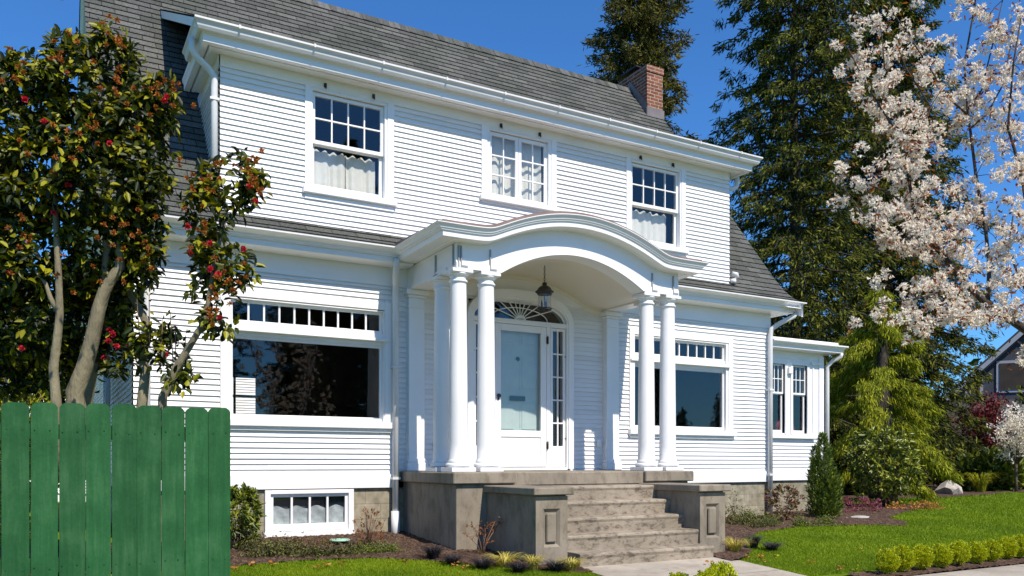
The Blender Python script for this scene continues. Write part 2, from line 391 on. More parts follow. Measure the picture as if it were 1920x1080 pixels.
def blob_points(n, c, r, shell=.55, clump=0, cs=.12):
    d = rdir(n); rad = (shell + (1 - shell) * RNG.random((n, 1))) ** 1.0
    P = d * rad
    if clump:
        cc = rdir(clump) * (shell + (1 - shell) * RNG.random((clump, 1)))
        P = cc[RNG.integers(0, clump, n)] + RNG.normal(size=(n, 3)) * cs
    return np.array(c) + P * np.array(r), d

# ------------------------------------------------------------------ setting: ground
def strip(name, ys, x0, x1, mat, dz=0.0):
    m = MB()
    for a, b in zip(ys, ys[1:]): m.face([(x0, a, gz(0, a) + dz), (x1, a, gz(0, a) + dz), (x1, b, gz(0, b) + dz), (x0, b, gz(0, b) + dz)])
    return kind(m.build(name, mat), 'structure')
strip('ground', [-600, -4.545, 0, 600], -600, 600, 'lawn_soil')
pm = MB()
def slab(m, x0, x1, y0, y1):
    ys = [y0] + [v for v in (-4.545,) if y0 < v < y1] + [y1]
    for a, b in zip(ys, ys[1:]): m.face([(x0, a, gz(0, a) + .012), (x1, a, gz(0, a) + .012), (x1, b, gz(0, b) + .012), (x0, b, gz(0, b) + .012)])
for a, b in ((-3.92, -3.02), (-4.83, -3.93), (-5.35, -4.84)): slab(pm, -1.0, 1.12, a, b)
kind(pm.build('path', 'concrete_path'), 'structure')
pm = MB()
x = -30.0
while x < 40:
    y1 = -4.76 if x >= 1.12 else -5.36
    xe = min(x + 1.5, 1.12) if x < 1.12 else x + 1.5
    slab(pm, x, xe - .01, -7.2, y1); x = xe
kind(pm.build('sidewalk', 'concrete_path'), 'structure')
strip('road', [-16, -8.6], -60, 60, 'asphalt', .008)

# mulch beds: small-cell sheets with real lumps
def inpoly(px, py, poly):
    r = np.zeros(px.shape, bool); n = len(poly)
    for i in range(n):
        x1, y1 = poly[i]; x2, y2 = poly[(i + 1) % n]
        c = ((y1 > py) != (y2 > py)) & (px < (x2 - x1) * (py - y1) / (y2 - y1 + 1e-12) + x1)
        r ^= c
    return r
def gzv(y): return np.where(y >= 0, 0, np.maximum(.066 * y, -.30))
BEDL = [(-6.6, 0.05), (-6.6, -1.72), (-4.3, -1.78), (-3.6, -1.72), (-2.9, -1.80), (-2.4, -2.1), (-1.95, -2.6), (-1.55, -2.98), (-1.15, -3.3), (-.98, -3.3), (-.98, 0.05)]
BEDR = [(0.98, 0.3), (0.98, -3.3), (1.25, -3.25), (1.75, -2.85), (2.5, -2.0), (3.3, -1.55), (4.4, -1.30), (5.6, -1.45), (6.4, -1.75), (6.85, -1.45), (7.1, -.9), (8.4, -.35), (10.4, .35), (10.9, .9), (10.2, 1.5), (9.0, 2.2), (9.5, 4), (5, 4)]
BEDH = [(1.6, -4.74), (14, -4.74), (14, -4.36), (1.6, -4.36)]
BEDF = [(12.0, 3.6), (14.5, 3.0), (17.5, 3.4), (19.5, 4.2), (24, 4.0), (40, 4.6), (60, 6), (60, 30), (9.5, 30), (9.5, 4.2)]
def bed(name, poly, cell, amp, dz=.012):
    a = np.array(poly); xs = np.arange(a[:, 0].min(), a[:, 0].max() + cell, cell); ys = np.arange(a[:, 1].min(), a[:, 1].max() + cell, cell)
    X, Y = np.meshgrid(xs, ys); Z = gzv(Y) + dz + RNG.random(X.shape) * amp
    V = np.stack([X, Y, Z], -1).reshape(-1, 3); nx = len(xs)
    ii, jj = np.meshgrid(np.arange(len(ys) - 1), np.arange(nx - 1), indexing='ij')
    k = (ii * nx + jj).ravel(); F = np.stack([k, k + 1, k + 1 + nx, k + nx], 1)
    cxy = V[F].mean(1); F = F[inpoly(cxy[:, 0], cxy[:, 1], poly)]
    used = np.unique(F); mp = np.zeros(len(V), int); mp[used] = np.arange(len(used))
    return kind(npmesh(name, V[used], mp[F], 'mulch'), 'structure')
bed('flower_bed', BEDL, .035, .022); bed('flower_bed', BEDR, .05, .024); bed('flower_bed', BEDH, .04, .02); bed('flower_bed', BEDF, .3, .05)

# lawn blades
def lawn(n, region, tmin, tmax, h):
    u = RNG.uniform(region[0], region[1], n); v = RNG.uniform(region[2], region[3], n)
    t = np.full(n, 10.0)
    s = (u - 960) / FPX
    for _ in range(20):
        y = CY + t * (SA - CA * s); t = (CZ - gzv(y)) * FPX / (v - HOR)
    x = CX + t * (CA + SA * s); y = CY + t * (SA - CA * s)
    ok = (t > tmin) & (t < tmax)
    for p in (BEDL, BEDR, BEDH, BEDF): ok &= ~inpoly(x, y, p)
    ok &= ~((x > -1.03) & (x < 1.15) & (y < -1.5)) & ~((y < -4.3) & (x > 1.1)) & ~((y < -5.3)) & ~((x < 1.15) & (x > -1.03))
    ok &= ~((y > -.1) & (x < 7.2))
    return np.stack([x, y, gzv(y)], 1)[ok], t[ok]
Pa, ta = lawn(100000, (430, 1180, 1035, 1085), 5, 11, 0)
Pb, tb = lawn(210000, (1360, 1925, 905, 1085), 6, 45, 0)
P = np.concatenate([Pa, Pb]); t = np.concatenate([ta, tb]); n = len(P)
D = rdir(n) * np.array([.5, .5, .25]) + np.array([0, 0, .8])
kind(leaves('lawn_grass', P, D, np.clip(RNG.normal(.034, .010, n), .012, .07) * np.clip(t / 12, .8, 1.8), .0048 * np.clip(t / 8, 1, 3), 'grass_blade', None, .1, False), 'stuff')

# ------------------------------------------------------------------ HOUSE
house = empty('house', (0, 0, 0), 'white clapboard two storey house with grey shingle roof and columned porch', 'house')
H = house
EXP = .0685
def siding(m, a0, a1, z0, z1, openings, fn, lim=None, lip=.023):
    k = 0; z = z0
    while z < z1 - 1e-4:
        zt = min(z + EXP, z1); lo, hi = a0, a1
        if lim:
            lo, hi = lim(.5 * (z + zt)); lo = max(lo, a0); hi = min(hi, a1)
        spans = [(lo, hi)] if hi > lo else []
        for (oa, ob, oz0, oz1) in openings:
            if oz1 > z + .01 and oz0 < zt - .01:
                ns = []
                for s0, s1 in spans:
                    if ob <= s0 or oa >= s1: ns.append((s0, s1)); continue
                    if oa > s0: ns.append((s0, oa))
                    if ob < s1: ns.append((ob, s1))
                spans = ns
        cut = []
        for s0, s1 in spans:
            q = s0
            while s1 - q > 3.2: e = q + random.uniform(1.4, 3.4); cut.append((q, min(e, s1 - .5))); q = cut[-1][1] + .0012
            cut.append((q, s1))
        for s0, s1 in cut:
            L = lip + random.uniform(-.0015, .0015)
            m.face([fn(s0, L, z), fn(s1, L, z), fn(s1, .002, zt), fn(s0, .002, zt)])
            m.face([fn(s0, 0, z), fn(s1, 0, z), fn(s1, L, z), fn(s0, L, z)])
        z = zt
front = lambda a, d, z: (a, -d, z)
WX = 5.105; DX = 4.15
# window rectangles (outer casing)
UPL = (-3.12, -1.92, 4.40, 5.74); UPM = (-.60, .66, 4.70, 5.74); UPR = (1.96, 3.17, 4.40, 5.74)
PICL = (-4.15, -1.95, 1.42, 3.07); PICR = (2.02, 4.22, 1.42, 3.07)
ENT = (-.86, .94, .80, 3.45)
m = MB()
siding(m, -WX, WX, .79, 3.30, [(a + .05, b - .05, c, d - .03) for a, b, c, d in (PICL, PICR)] + [(-.80, .88, .8, 3.2)], front)
left = lambda a, d, z: (-WX - d, a, z)
BACK = 8.2
def roofy(z):  # y range of the gable at height z
    if z < 3.75: return (0, BACK)
    y = .344 + (z - 4.385) / 1.3 if z > 4.385 else 0.05 + (z - 4.03) * .828
    return (max(0, y + .05), BACK - max(0, y + .05))
siding(m, 0, BACK, .79, 9.0, [], left, roofy)
right = lambda a, d, z: (WX + d, BACK - a, z)
siding(m, 0, BACK, .79, 9.0, [], right, lambda z: (roofy(z)[0], roofy(z)[1]))
back = lambda a, d, z: (-a, BACK + d, z)
siding(m, -WX, WX, .79, 3.6, [(1.9, 2.9, 1.95, 2.85)], back)
m.build('wall', 'siding_paint', H)
# dormer walls
m = MB()
siding(m, -DX, DX, 3.96, 5.735, [(a + .04, b - .04, c, 9) for a, b, c, d in (UPL, UPM, UPR)], front)
def dlim(z): return (0, (z - 3.938) / 1.3)
siding(m, 0, 3, 3.96, 5.9, [], lambda a, d, z: (-DX - d, a, z), dlim)
siding(m, 0, 3, 3.96, 5.9, [], lambda a, d, z: (DX + d, a, z), dlim)
m.build('dormer_wall', 'siding_paint', H)
# flashing strip under the dormer, corner boards, frieze, water table
m = MB(); m.box(-DX - .02, DX + .02, -.03, .004, 3.93, 3.972); m.build('flashing', 'copper', H)
def frame_with_holes(m, x0, x1, z0, z1, y0, y1, holes):
    xs = sorted({x0, x1} | {h[0] for h in holes} | {h[1] for h in holes}); xs = [v for v in xs if x0 <= v <= x1]
    for a, b in zip(xs, xs[1:]):
        zz = [(z0, z1)]
        for h in holes:
            if h[0] <= a + 1e-6 and h[1] >= b - 1e-6:
                n_ = []
                for p, q in zz:
                    if h[2] > p: n_.append((p, min(q, h[2])))
                    if h[3] < q: n_.append((max(p, h[3]), q))
                zz = n_
        for p, q in zz:
            if q > p + 1e-4: m.box(a, b, y0, y1, p, q)
m = MB()
frame_with_holes(m, -DX - .015, DX + .015, 5.736, 5.93, -.022, .03, [(a + .09, b - .09, 0, d - .02) for a, b, c, d in (UPL, UPM, UPR)])
frame_with_holes(m, -WX - .015, WX + .015, 3.30, 3.60, -.022, .03, [])
for sx in (-1, 1):
    xx = sx * DX; m.box(min(xx, xx + sx * .022), max(xx, xx + sx * .022), -.022, 2.0, 5.74, 5.93)
m.build('frieze', 'paint_trim', H)
m = MB()
for x0, x1 in ((-WX - .02, -1.93), (1.9, WX + .02)):
    m = MB(); m.bbox(x0, x1, -.045, .02, .61, .79, .004)
    if x0 < 0: m.box(-WX - .045, -WX - .021, -.02, BACK, .61, .79)
    else: m.box(WX + .021, WX + .045, -.02, BACK, .61, .79)
    m.build('water_table', 'paint_trim', H)
# foundation
m = MB()
frame_with_holes(m, -WX + .03, WX - .03, -.5, .608, .0, .2, [(-3.60, -2.50, .03, .58)])
m.box(-WX + .03, -WX + .2, .2, BACK, -.5, .608); m.box(WX - .2, WX - .03, .2, BACK, -.5, .608); m.box(-WX + .2, WX - .2, BACK - .2, BACK, -.5, .608)
m.build('foundation', 'block', H)

# roofs : shingle courses with real lips
def course(m, spans, p0, p1, s0, lip=.012):
    (y0, z0), (y1, z1) = p0, p1
    dy, dz = y1 - y0, z1 - z0; L = sqrt(dy * dy + dz * dz); ny, nz = -dz / L, dy / L
    for a, b in spans:
        A = (a, y0 + ny * lip, z0 + nz * lip); B = (b, y0 + ny * lip, z0 + nz * lip)
        m.face([A, B, (b, y1, z1), (a, y1, z1)], [(a, s0), (b, s0), (b, s0 + L), (a, s0 + L)])
        m.face([(a, y0, z0), (b, y0, z0), B, A], [(a, s0), (b, s0), (b, s0 + .01), (a, s0 + .01)])
prof = [(-.42, 3.715), (-.204, 3.82), (.05, 4.035), (.344, 4.385), (3.92, 9.034)]
def along(prof, s):
    for (a, b), (c, d) in zip(prof, prof[1:]):
        L = sqrt((c - a) ** 2 + (d - b) ** 2)
        if s <= L or (c, d) == prof[-1]: return (a + (c - a) * s / L, b + (d - b) * s / L)
        s -= L
tot = sum(sqrt((c - a) ** 2 + (d - b) ** 2) for (a, b), (c, d) in zip(prof, prof[1:]))
RX = 5.5
m = MB(); k = 0
while k * .14 < tot - .01:
    s0, s1 = k * .14, min((k + 1) * .14, tot); p0, p1 = along(prof, s0), along(prof, s1)
    if p0[0] > .02 and p1[0] < 2.86: sp = [(-RX, -DX), (DX, RX)]
    elif p1[0] <= .02: sp = [(-RX, -1.95), (1.95, RX)] if p1[0] < -.3 else [(-RX, RX)]
    else: sp = [(-RX, RX)]
    course(m, sp, p0, p1, s0); k += 1
# rear slope, ridge cap
m.face([(-RX, 3.92, 9.03), (RX, 3.92, 9.03), (RX, 8.6, 3.7), (-RX, 8.6, 3.7)], [(0, 0), (11, 0), (11, 7), (0, 7)])
x = -RX
while x < RX:
    xe = min(x + .3, RX)
    m.face([(x, 3.80, 8.91), (xe, 3.80, 8.90), (xe, 3.92, 9.065), (x, 3.92, 9.075)], [(x * 3, 0), (xe * 3, 0), (xe * 3, .1), (x * 3, .1)])
    m.face([(x, 3.92, 9.075), (xe, 3.92, 9.065), (xe, 4.04, 8.93), (x, 4.04, 8.94)], [(0, 0), (.1, 0), (.1, .1), (0, .1)]); x = xe
roof = m.build('roof', 'shingle', H)
# dormer roof
m = MB(); dp = [(-.40, 6.06), (2.98, 7.75)]; k = 0; tl = sqrt(3.38 ** 2 + 1.69 ** 2)
while k * .14 < tl - .01:
    course(m, [(-4.49, 4.49)], along(dp, k * .14), along(dp, min((k + 1) * .14, tl)), k * .14); k += 1
droof = m.build('dormer_roof', 'shingle', H)
for sx in (-1, 1):   # white dormer roof edges
    m = MB()
    xa, xb = sorted((sx * 4.15, sx * 4.485))
    v = lambda x, y, o: (x, y, 6.06 + .5 * (y + .40) - o)
    for o0, o1, x0, x1 in ((.012, .12, xa, xb),):
        y0, y1 = -.34, 2.9
        a = [v(x0, y0, o0), v(x1, y0, o0), v(x1, y1, o0), v(x0, y1, o0)]; b = [v(x0, y0, o1), v(x1, y0, o1), v(x1, y1, o1), v(x0, y1, o1)]
        m.face(b[::-1]); m.face([b[0], b[1], a[1], a[0]]); m.face([b[1], b[2], a[2], a[1]]); m.face([b[3], b[0], a[0], a[3]])
    m.build('soffit', 'paint_trim', droof)
# main rakes: board below the shingles on both gables
for sx in (-1, 1):
    m = MB(); x0, x1 = sorted((sx * 5.44, sx * 5.485))
    pr = prof + [(8.6, 3.7)]
    for (a, b), (c, d) in zip(pr, pr[1:]):
        q = [(a, b - .02), (c, d - .02), (c, d - .24), (a, b - .24)]
        for xx in (x0, x1): m.face([(xx, y, z) for y, z in q])
        m.face([(x0, a, b - .24), (x1, a, b - .24), (x1, c, d - .24), (x0, c, d - .24)])
        xi = sx * WX; m.face([(xi, a, b - .10), (x0 if sx > 0 else x1, a, b - .10), (x0 if sx > 0 else x1, c, d - .10), (xi, c, d - .10)])
    m.build('rake_board', 'paint_trim', H)
# cornice sweep
def sweep(m, path, profile, zf=None, smooth=False):
    """path: list of (x, y, nx, ny); profile: list of (offset, z)"""
    R = []
    for (px, py, nx, ny) in path:
        dz = zf(px, py) if zf else 0
        R.append([(px + nx * o, py + ny * o, z + dz) for o, z in profile])
    for a, b in zip(R, R[1:]):
        for i in range(len(profile) - 1): m.face([a[i], b[i], b[i + 1], a[i + 1]], None, smooth)
    m.face(R[0]); m.face(R[-1][::-1])
# upper cornice: soffit + bed mould + fascia, then gutter
up = [(-DX, 2.4, -1, 0), (-DX, 0, -1, -1.25), (DX, 0, 1, -1.25), (DX, 2.4, 1, 0)]
upf = [(-DX, 1.2, -1, 0), (-DX, 0, -1, -1.25), (DX, 0, 1, -1.25), (DX, 1.2, 1, 0)]
m = MB(); sweep(m, upf, [(0, 5.868), (.10, 5.872), (.13, 5.862), (.145, 5.862), (.147, 5.90), (.17, 5.90), (.172, 5.858), (.24, 5.855), (.242, 5.935), (.26, 5.96), (.262, 6.0), (0, 6.0)])
m.build('cornice', 'paint_trim', H)
def gutter(path, y_in, z_bot, z_top, out, name='gutter'):
    m = MB(); h = z_top - z_bot
    sweep(m, path, [(y_in, z_top - .01), (y_in, z_bot), (y_in + out * .45, z_bot), (y_in + out * .62, z_bot + h * .25), (y_in + out * .72, z_bot + h * .6), (y_in + out, z_bot + h * .8), (y_in + out, z_top), (y_in + out - .012, z_top), (y_in + out - .014, z_top - .03), (y_in + .01, z_top - .03)])
    return m
gx = [(-DX, .55, -1, 0), (-DX, 0, -1, -1.25), (DX, 0, 1, -1.25), (DX, .55, 1, 0)]
g = gutter(gx, .263, 5.955, 6.065, .088).build('gutter', 'gutter_metal', H)
for i in range(10):
    m = MB(); xx = -4.0 + i * .89
    m.box(xx - .012, xx + .012, -.442, -.25, 6.066, 6.072); m.box(xx - .012, xx + .012, -.4475, -.441, 6.03, 6.072); m.build('bracket', 'gutter_metal', g)
# lower cornice, left and right of the porch
m = MB()
lowp = [(0, 3.545), (.20, 3.55), (.26, 3.555), (.285, 3.56), (.287, 3.625), (.31, 3.63), (.315, 3.65), (.33, 3.655), (.335, 3.675), (.39, 3.70), (.43, 3.712), (.432, 3.73), (0, 3.73)]
for sx in (-1, 1):
    m = MB(); sweep(m, [(-5.18, 0, 0, -1), (-1.74, 0, 0, -1)] if sx < 0 else [(1.74, 0, 0, -1), (5.18, 0, 0, -1)], lowp)
    sweep(m, [(sx * 5.18, 0, sx * .9, -1), (sx * 5.18, .5, sx * .9, 0)] if sx > 0 else [(sx * 5.18, .5, sx * .9, 0), (sx * 5.18, 0, sx * .9, -1)], lowp)
    sweep(m, [(sx * 5.18, 0, 0, -1), (sx * 5.18, 0, sx * .9, -1)], lowp)
    m.build('cornice', 'paint_trim', H)

# ------------------------------------------------------------------ windows
def casing(m, x0, x1, z0, z1, wl=.09, wt=.0, y0=-.03, y1=.03):
    m.bbox(x0, x0 + wl, y0, y1, z0, z1, .004); m.bbox(x1 - wl, x1, y0, y1, z0, z1, .004)
    if wt: m.bbox(x0 + wl, x1 - wl, y0, y1, z1 - wt, z1, .004)
def sashm(m, x0, x1, z0, z1, yf, nx, nz, st=.045, rail=.05, mun=.018, d=.04):
    m.bbox(x0, x0 + st, yf, yf + d, z0, z1, .003); m.bbox(x1 - st, x1, yf, yf + d, z0, z1, .003)
    m.bbox(x0 + st, x1 - st, yf, yf + d, z0, z0 + rail, .003); m.bbox(x0 + st, x1 - st, yf, yf + d, z1 - st, z1, .003)
    gx0, gx1, gz0, gz1 = x0 + st, x1 - st, z0 + rail, z1 - st
    for i in range(1, nx):
        xx = gx0 + (gx1 - gx0) * i / nx; m.box(xx - mun / 2, xx + mun / 2, yf + .006, yf + d - .004, gz0, gz1)
    for i in range(1, nz):
        zz = gz0 + (gz1 - gz0) * i / nz; m.box(gx0, gx1, yf + .004, yf + d - .006, zz - mun / 2, zz + mun / 2)
    return gx0, gx1, gz0, gz1
def pane(p, x0, x1, z0, z1, y, name='pane'):
    m = MB(); m.face([(x0, y, z0), (x1, y, z0), (x1, y, z1), (x0, y, z1)]); return m.build(name, 'glass', p)
def jamb(m, x0, x1, z0, z1, y0, y1, t=.012):
    m.box(x0 - t, x0, y0, y1, z0, z1); m.box(x1, x1 + t, y0, y1, z0, z1); m.box(x0 - t, x1 + t, y0, y1, z1, z1 + t)
def hooks(p, xs, z):
    for xx in xs:
        m = MB(); m.tube([(xx, -.03, z + .01), (xx, -.06, z + .02), (xx, -.065, z - .03)], .009, 6); m.box(xx - .016, xx + .016, -.05, -.024, z - .005, z + .045)
        m.build('hook', 'dark_metal', p)
def double_hung(r, sash):
    x0, x1, z0, z1 = r; m = MB(); casing(m, x0, x1, z0 + .045, 5.735, .09)
    jamb(m, sash[0], sash[1], z0 + .06, 5.70, -.024, .13)
    m.box(x0 + .09, x1 - .09, -.018, .02, 5.701, 5.735)
    m.box(x0 + .09, sash[0] - .0125, -.018, .02, z0 + .06, 5.70); m.box(sash[1] + .0125, x1 - .09, -.018, .02, z0 + .06, 5.70)
    w = m.build('window', 'paint_trim', H)
    m = MB(); m.bbox(x0 - .03, x1 + .03, -.075, .05, z0 - .035, z0 + .045, .008); m.box(x0, x1, -.03, .02, z0 - .10, z0 - .036); m.build('sill', 'paint_trim', w)
    m = MB(); a = sashm(m, sash[0], sash[1], 5.03, 5.69, .02, 4, 2); m.build('sash', 'paint_trim', w)
    pane(w, a[0], a[1], a[2], a[3], .04)
    m = MB(); b = sashm(m, sash[0], sash[1], z0 + .055, 5.07, .065, 1, 1, rail=.07); m.build('sash', 'paint_trim', w)
    pane(w, b[0], b[1], b[2], b[3], .085)
    hooks(w, (sash[0] + .16, sash[1] - .16), 5.76)
    return w
def curtain(name, x0, x1, z0, z1, y, amp, waves, label, scal=True, seed=0):
    n, mm = 90, 14; rr = random.Random(seed); ph = rr.random() * 6
    V = []; F = []
    for j in range(mm + 1):
        f = j / mm
        for i in range(n + 1):
            a = i / n; wv = sin(a * waves * 2 * pi + ph + .8 * sin(a * 9 + ph)); w2 = sin(a * waves * .47 * 2 * pi + 1.3 * ph)
            top = z1 - (.03 * (0.5 + .5 * sin(a * waves * 2 * pi + ph)) if scal else 0)
            V.append((x0 + (x1 - x0) * a, y + amp * (.4 + .6 * f) * wv + amp * .6 * w2, z0 + (top - z0) * (1 - f)))
    for j in range(mm):
        for i in range(n): k = j * (n + 1) + i; F.append((k, k + 1, k + n + 2, k + n + 1))
    o = npmesh(name, np.array(V), np.array(F), 'curtain_cloth', None, True)
    return tag(o, label, 'curtain')
double_hung(UPL, (-3.02, -2.05)); double_hung(UPR, (2.07, 3.05))
curtain('curtain', -2.99, -2.53, 4.44, 5.02, .17, .018, 4, 'off-white cafe curtain, left half of the pair in the upstairs window nearest the camellia', True, 1)
curtain('curtain', -2.525, -2.12, 4.44, 5.02, .17, .018, 3.5, 'off-white cafe curtain, right half of the pair in the upstairs window nearest the camellia', True, 2)
curtain('curtain', 2.10, 2.93, 4.44, 5.02, .17, .018, 6, 'short white curtain half covering the upstairs window above the right porch columns', True, 3)
# middle casement
x0, x1, z0, z1 = UPM; m = MB(); casing(m, x0, x1, z0 + .045, 5.735, .09)
jamb(m, -.46, .52, z0 + .06, 5.70, -.024, .10); m.box(x0 + .09, x1 - .09, -.018, .02, 5.701, 5.735)
m.box(x0 + .09, -.4725, -.018, .02, z0 + .06, 5.70); m.box(.5325, x1 - .09, -.018, .02, z0 + .06, 5.70)
w = m.build('window', 'paint_trim', H)
m = MB(); m.bbox(x0 - .03, x1 + .03, -.075, .05, z0 - .03, z0 + .045, .008); m.box(x0, x1, -.03, .02, z0 - .06, z0 - .031); m.build('sill', 'paint_trim', w)
for a, b in ((-.46, .028), (.032, .52)):
    m = MB(); q = sashm(m, a, b, z0 + .055, 5.69, .02, 2, 3, st=.05); m.build('sash', 'paint_trim', w); pane(w, q[0], q[1], q[2], q[3], .035)
hooks(w, (-.29, .36), 5.76)
curtain('curtain', -.44, .02, 4.72, 5.68, .13, .028, 2.6, 'long white curtain in the left leaf of the upstairs window over the porch arch', False, 4)
curtain('curtain', .05, .47, 4.72, 5.68, .13, .028, 2.2, 'long white curtain in the right leaf of the upstairs window over the porch arch', False, 5)
# picture windows
def picture(r, nx, sx0, sx1):
    x0, x1, z0, z1 = r; m = MB(); casing(m, x0, x1, z0 + .05, z1, .10, .10, -.035)
    jamb(m, sx0, sx1, z0 + .06, 2.945, -.03, .12)
    m.box(x0 + .1, sx0 - .0125, -.022, .02, z0 + .06, z1 - .1); m.box(sx1 + .0125, x1 - .1, -.022, .02, z0 + .06, z1 - .1)
    m.bbox(sx0 - .07, sx1 + .07, -.065, .03, 2.548, 2.59, .006)
    m.box(sx0, sx1, -.01, .05, 2.59, 2.66); m.box(sx0, sx1, .0, .05, 2.50, 2.548)
    w = m.build('window', 'paint_trim', H)
    m = MB(); m.bbox(x0 - .02, x1 + .04, -.085, .05, z0 - .03, z0 + .055, .008); m.box(x0, x1, -.045, .02, z0 - .075, z0 - .031); m.build('sill', 'paint_trim', w)
    m = MB(); a = sashm(m, sx0, sx1, 2.66, 2.945, .02, nx, 1, st=.035, rail=.035, mun=.022); m.build('sash', 'paint_trim', w); pane(w, *a, .04)
    m = MB(); b = sashm(m, sx0, sx1, z0 + .06, 2.50, .02, 1, 1, st=.035, rail=.06); m.build('sash', 'paint_trim', w); pane(w, *b, .045)
    return w
picture(PICL, 10, -4.03, -2.07); picture(PICR, 10, 2.10, 4.06)
# basement window
m = MB(); casing(m, -3.62, -2.48, .03, .60, .07, .05, -.04, .05); m.bbox(-3.63, -2.47, -.06, .03, .0, .075, .006); w = m.build('window', 'paint_trim', H)
m = MB(); b = sashm(m, -3.55, -2.55, .08, .55, -.005, 4, 1, st=.04, rail=.09, mun=.026); m.build('sash', 'paint_trim', w); pane(w, *b, .015)
n = 40; V = []; F = []
for j in range(9):
    for i in range(n + 1):
        V.append((-3.53 + .98 * i / n, .045 + .012 * sin(i * .9 + j) * random.random(), .14 + (.24 + .02 * sin(i * .6)) * j / 8))
for j in range(8):
    for i in range(n): k = j * (n + 1) + i; F.append((k, k + 1, k + n + 2, k + n + 1))
npmesh('window_film', np.array(V), np.array(F), 'film', w, True)
m = MB(); m.face([(-3.58, .1, .05), (-2.52, .1, .05), (-2.52, .1, .58), (-3.58, .1, .58)]); m.build('backing', 'slate_wall', w)
# dark rooms behind the glass
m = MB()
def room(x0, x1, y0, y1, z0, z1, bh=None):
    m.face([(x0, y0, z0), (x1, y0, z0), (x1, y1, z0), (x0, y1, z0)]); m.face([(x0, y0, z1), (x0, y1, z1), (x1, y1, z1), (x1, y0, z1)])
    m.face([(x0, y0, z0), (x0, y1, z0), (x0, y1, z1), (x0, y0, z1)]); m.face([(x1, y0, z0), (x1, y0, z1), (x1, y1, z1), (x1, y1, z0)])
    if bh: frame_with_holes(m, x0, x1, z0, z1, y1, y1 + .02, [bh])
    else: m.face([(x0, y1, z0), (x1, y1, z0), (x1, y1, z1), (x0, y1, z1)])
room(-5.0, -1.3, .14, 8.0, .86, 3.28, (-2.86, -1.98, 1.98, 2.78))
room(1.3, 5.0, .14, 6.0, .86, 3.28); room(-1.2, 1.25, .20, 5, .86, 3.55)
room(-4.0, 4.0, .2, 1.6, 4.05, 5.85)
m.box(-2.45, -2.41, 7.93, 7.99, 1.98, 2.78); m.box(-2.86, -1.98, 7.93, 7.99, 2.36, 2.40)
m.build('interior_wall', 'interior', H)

# ------------------------------------------------------------------ entrance
EX = .03
def ell(a, b, cx, cz, t): return (cx + a * cos(t), cz + b * sin(t))
m = MB()   # arched casing
n = 36
def casing_arc(m, ro, ri, zo, hi_o, hi_i, y0, y1):
    out = [(EX + ro, .85)] + [(EX + ro * (abs(cos(pi * i / n)) ** .72) * (1 if cos(pi * i / n) >= 0 else -1), zo + hi_o * sin(pi * i / n)) for i in range(n + 1)] + [(EX - ro, .85)]
    inn = [(EX + ri, .85)] + [(EX + ri * (abs(cos(pi * i / n)) ** .72) * (1 if cos(pi * i / n) >= 0 else -1), zo + hi_i * sin(pi * i / n)) for i in range(n + 1)] + [(EX - ri, .85)]
    for k in range(len(out) - 1):
        a, b, c, d = out[k], out[k + 1], inn[k + 1], inn[k]
        m.face([(a[0], y0, a[1]), (d[0], y0, d[1]), (c[0], y0, c[1]), (b[0], y0, b[1])])
        m.face([(a[0], y0, a[1]), (b[0], y0, b[1]), (b[0], y1, b[1]), (a[0], y1, a[1])])
        m.face([(d[0], y0, d[1]), (d[0], y1, d[1]), (c[0], y1, c[1]), (c[0], y0, c[1])])
casing_arc(m, .885, .80, 3.0, .44, .32, -.105, .10); casing_arc(m, .80, .775, 3.0, .32, .30, -.085, .10)
m.box(EX - .775, EX + .775, -.07, .05, 2.945, 3.015); m.box(EX - .80, EX + .80, -.088, .02, 2.975, 3.0)
for sx in (-1, 1):
    a, b = sorted((EX + sx * .435, EX + sx * .50)); m.box(a, b, -.06, .06, .85, 2.945)
m.box(EX - .775, EX + .775, -.10, .05, .835, .875)
m.build('door_frame', 'paint_trim', H)
# fanlight
m = MB(); hub = (EX, 3.02)
for i in range(1, 10):
    a = pi * i / 10; L = 1 / sqrt((cos(a) / .74) ** 2 + (sin(a) / .275) ** 2)
    q = (hub[0] + L * cos(a), hub[1] + L * sin(a)); m.tube([(hub[0], -.02, hub[1]), (q[0], -.02, q[1])], .009, 6)
m.tube([(EX + .47 * cos(pi * i / 24), -.02, 3.02 + .175 * sin(pi * i / 24)) for i in range(25)], .008, 6)
m.tube([(EX + .07 * cos(pi * i / 12), -.022, 3.017 + .05 * sin(pi * i / 12)) for i in range(13)], .03, 6)
m.tube([(EX + .765 * cos(pi * i / 30), -.02, 3.015 + .295 * sin(pi * i / 30)) for i in range(31)], .018, 6)
fan = m.build('fanlight', 'paint_trim', H)
m = MB(); pts = [(EX + .77 * cos(pi * i / 24), .0, 3.0 + .305 * sin(pi * i / 24)) for i in range(25)]; m.face(pts); m.build('pane', 'glass', fan)
# sidelights
for sx in (-1, 1):
    a, b = sorted((EX + sx * .51, EX + sx * .77)); m = MB()
    q = sashm(m, a, b, .88, 2.94, -.05, 2, 5, st=.04, rail=.31, mun=.02); sl = m.build('sidelight', 'paint_trim', H)
    pane(sl, *q, -.03)
    for zz in (1.30, 2.52): m = MB(); m.box(b - .012 if sx > 0 else a, b if sx > 0 else a + .012, -.064, -.05, zz, zz + .012); m.build('latch', 'dark_metal', sl)
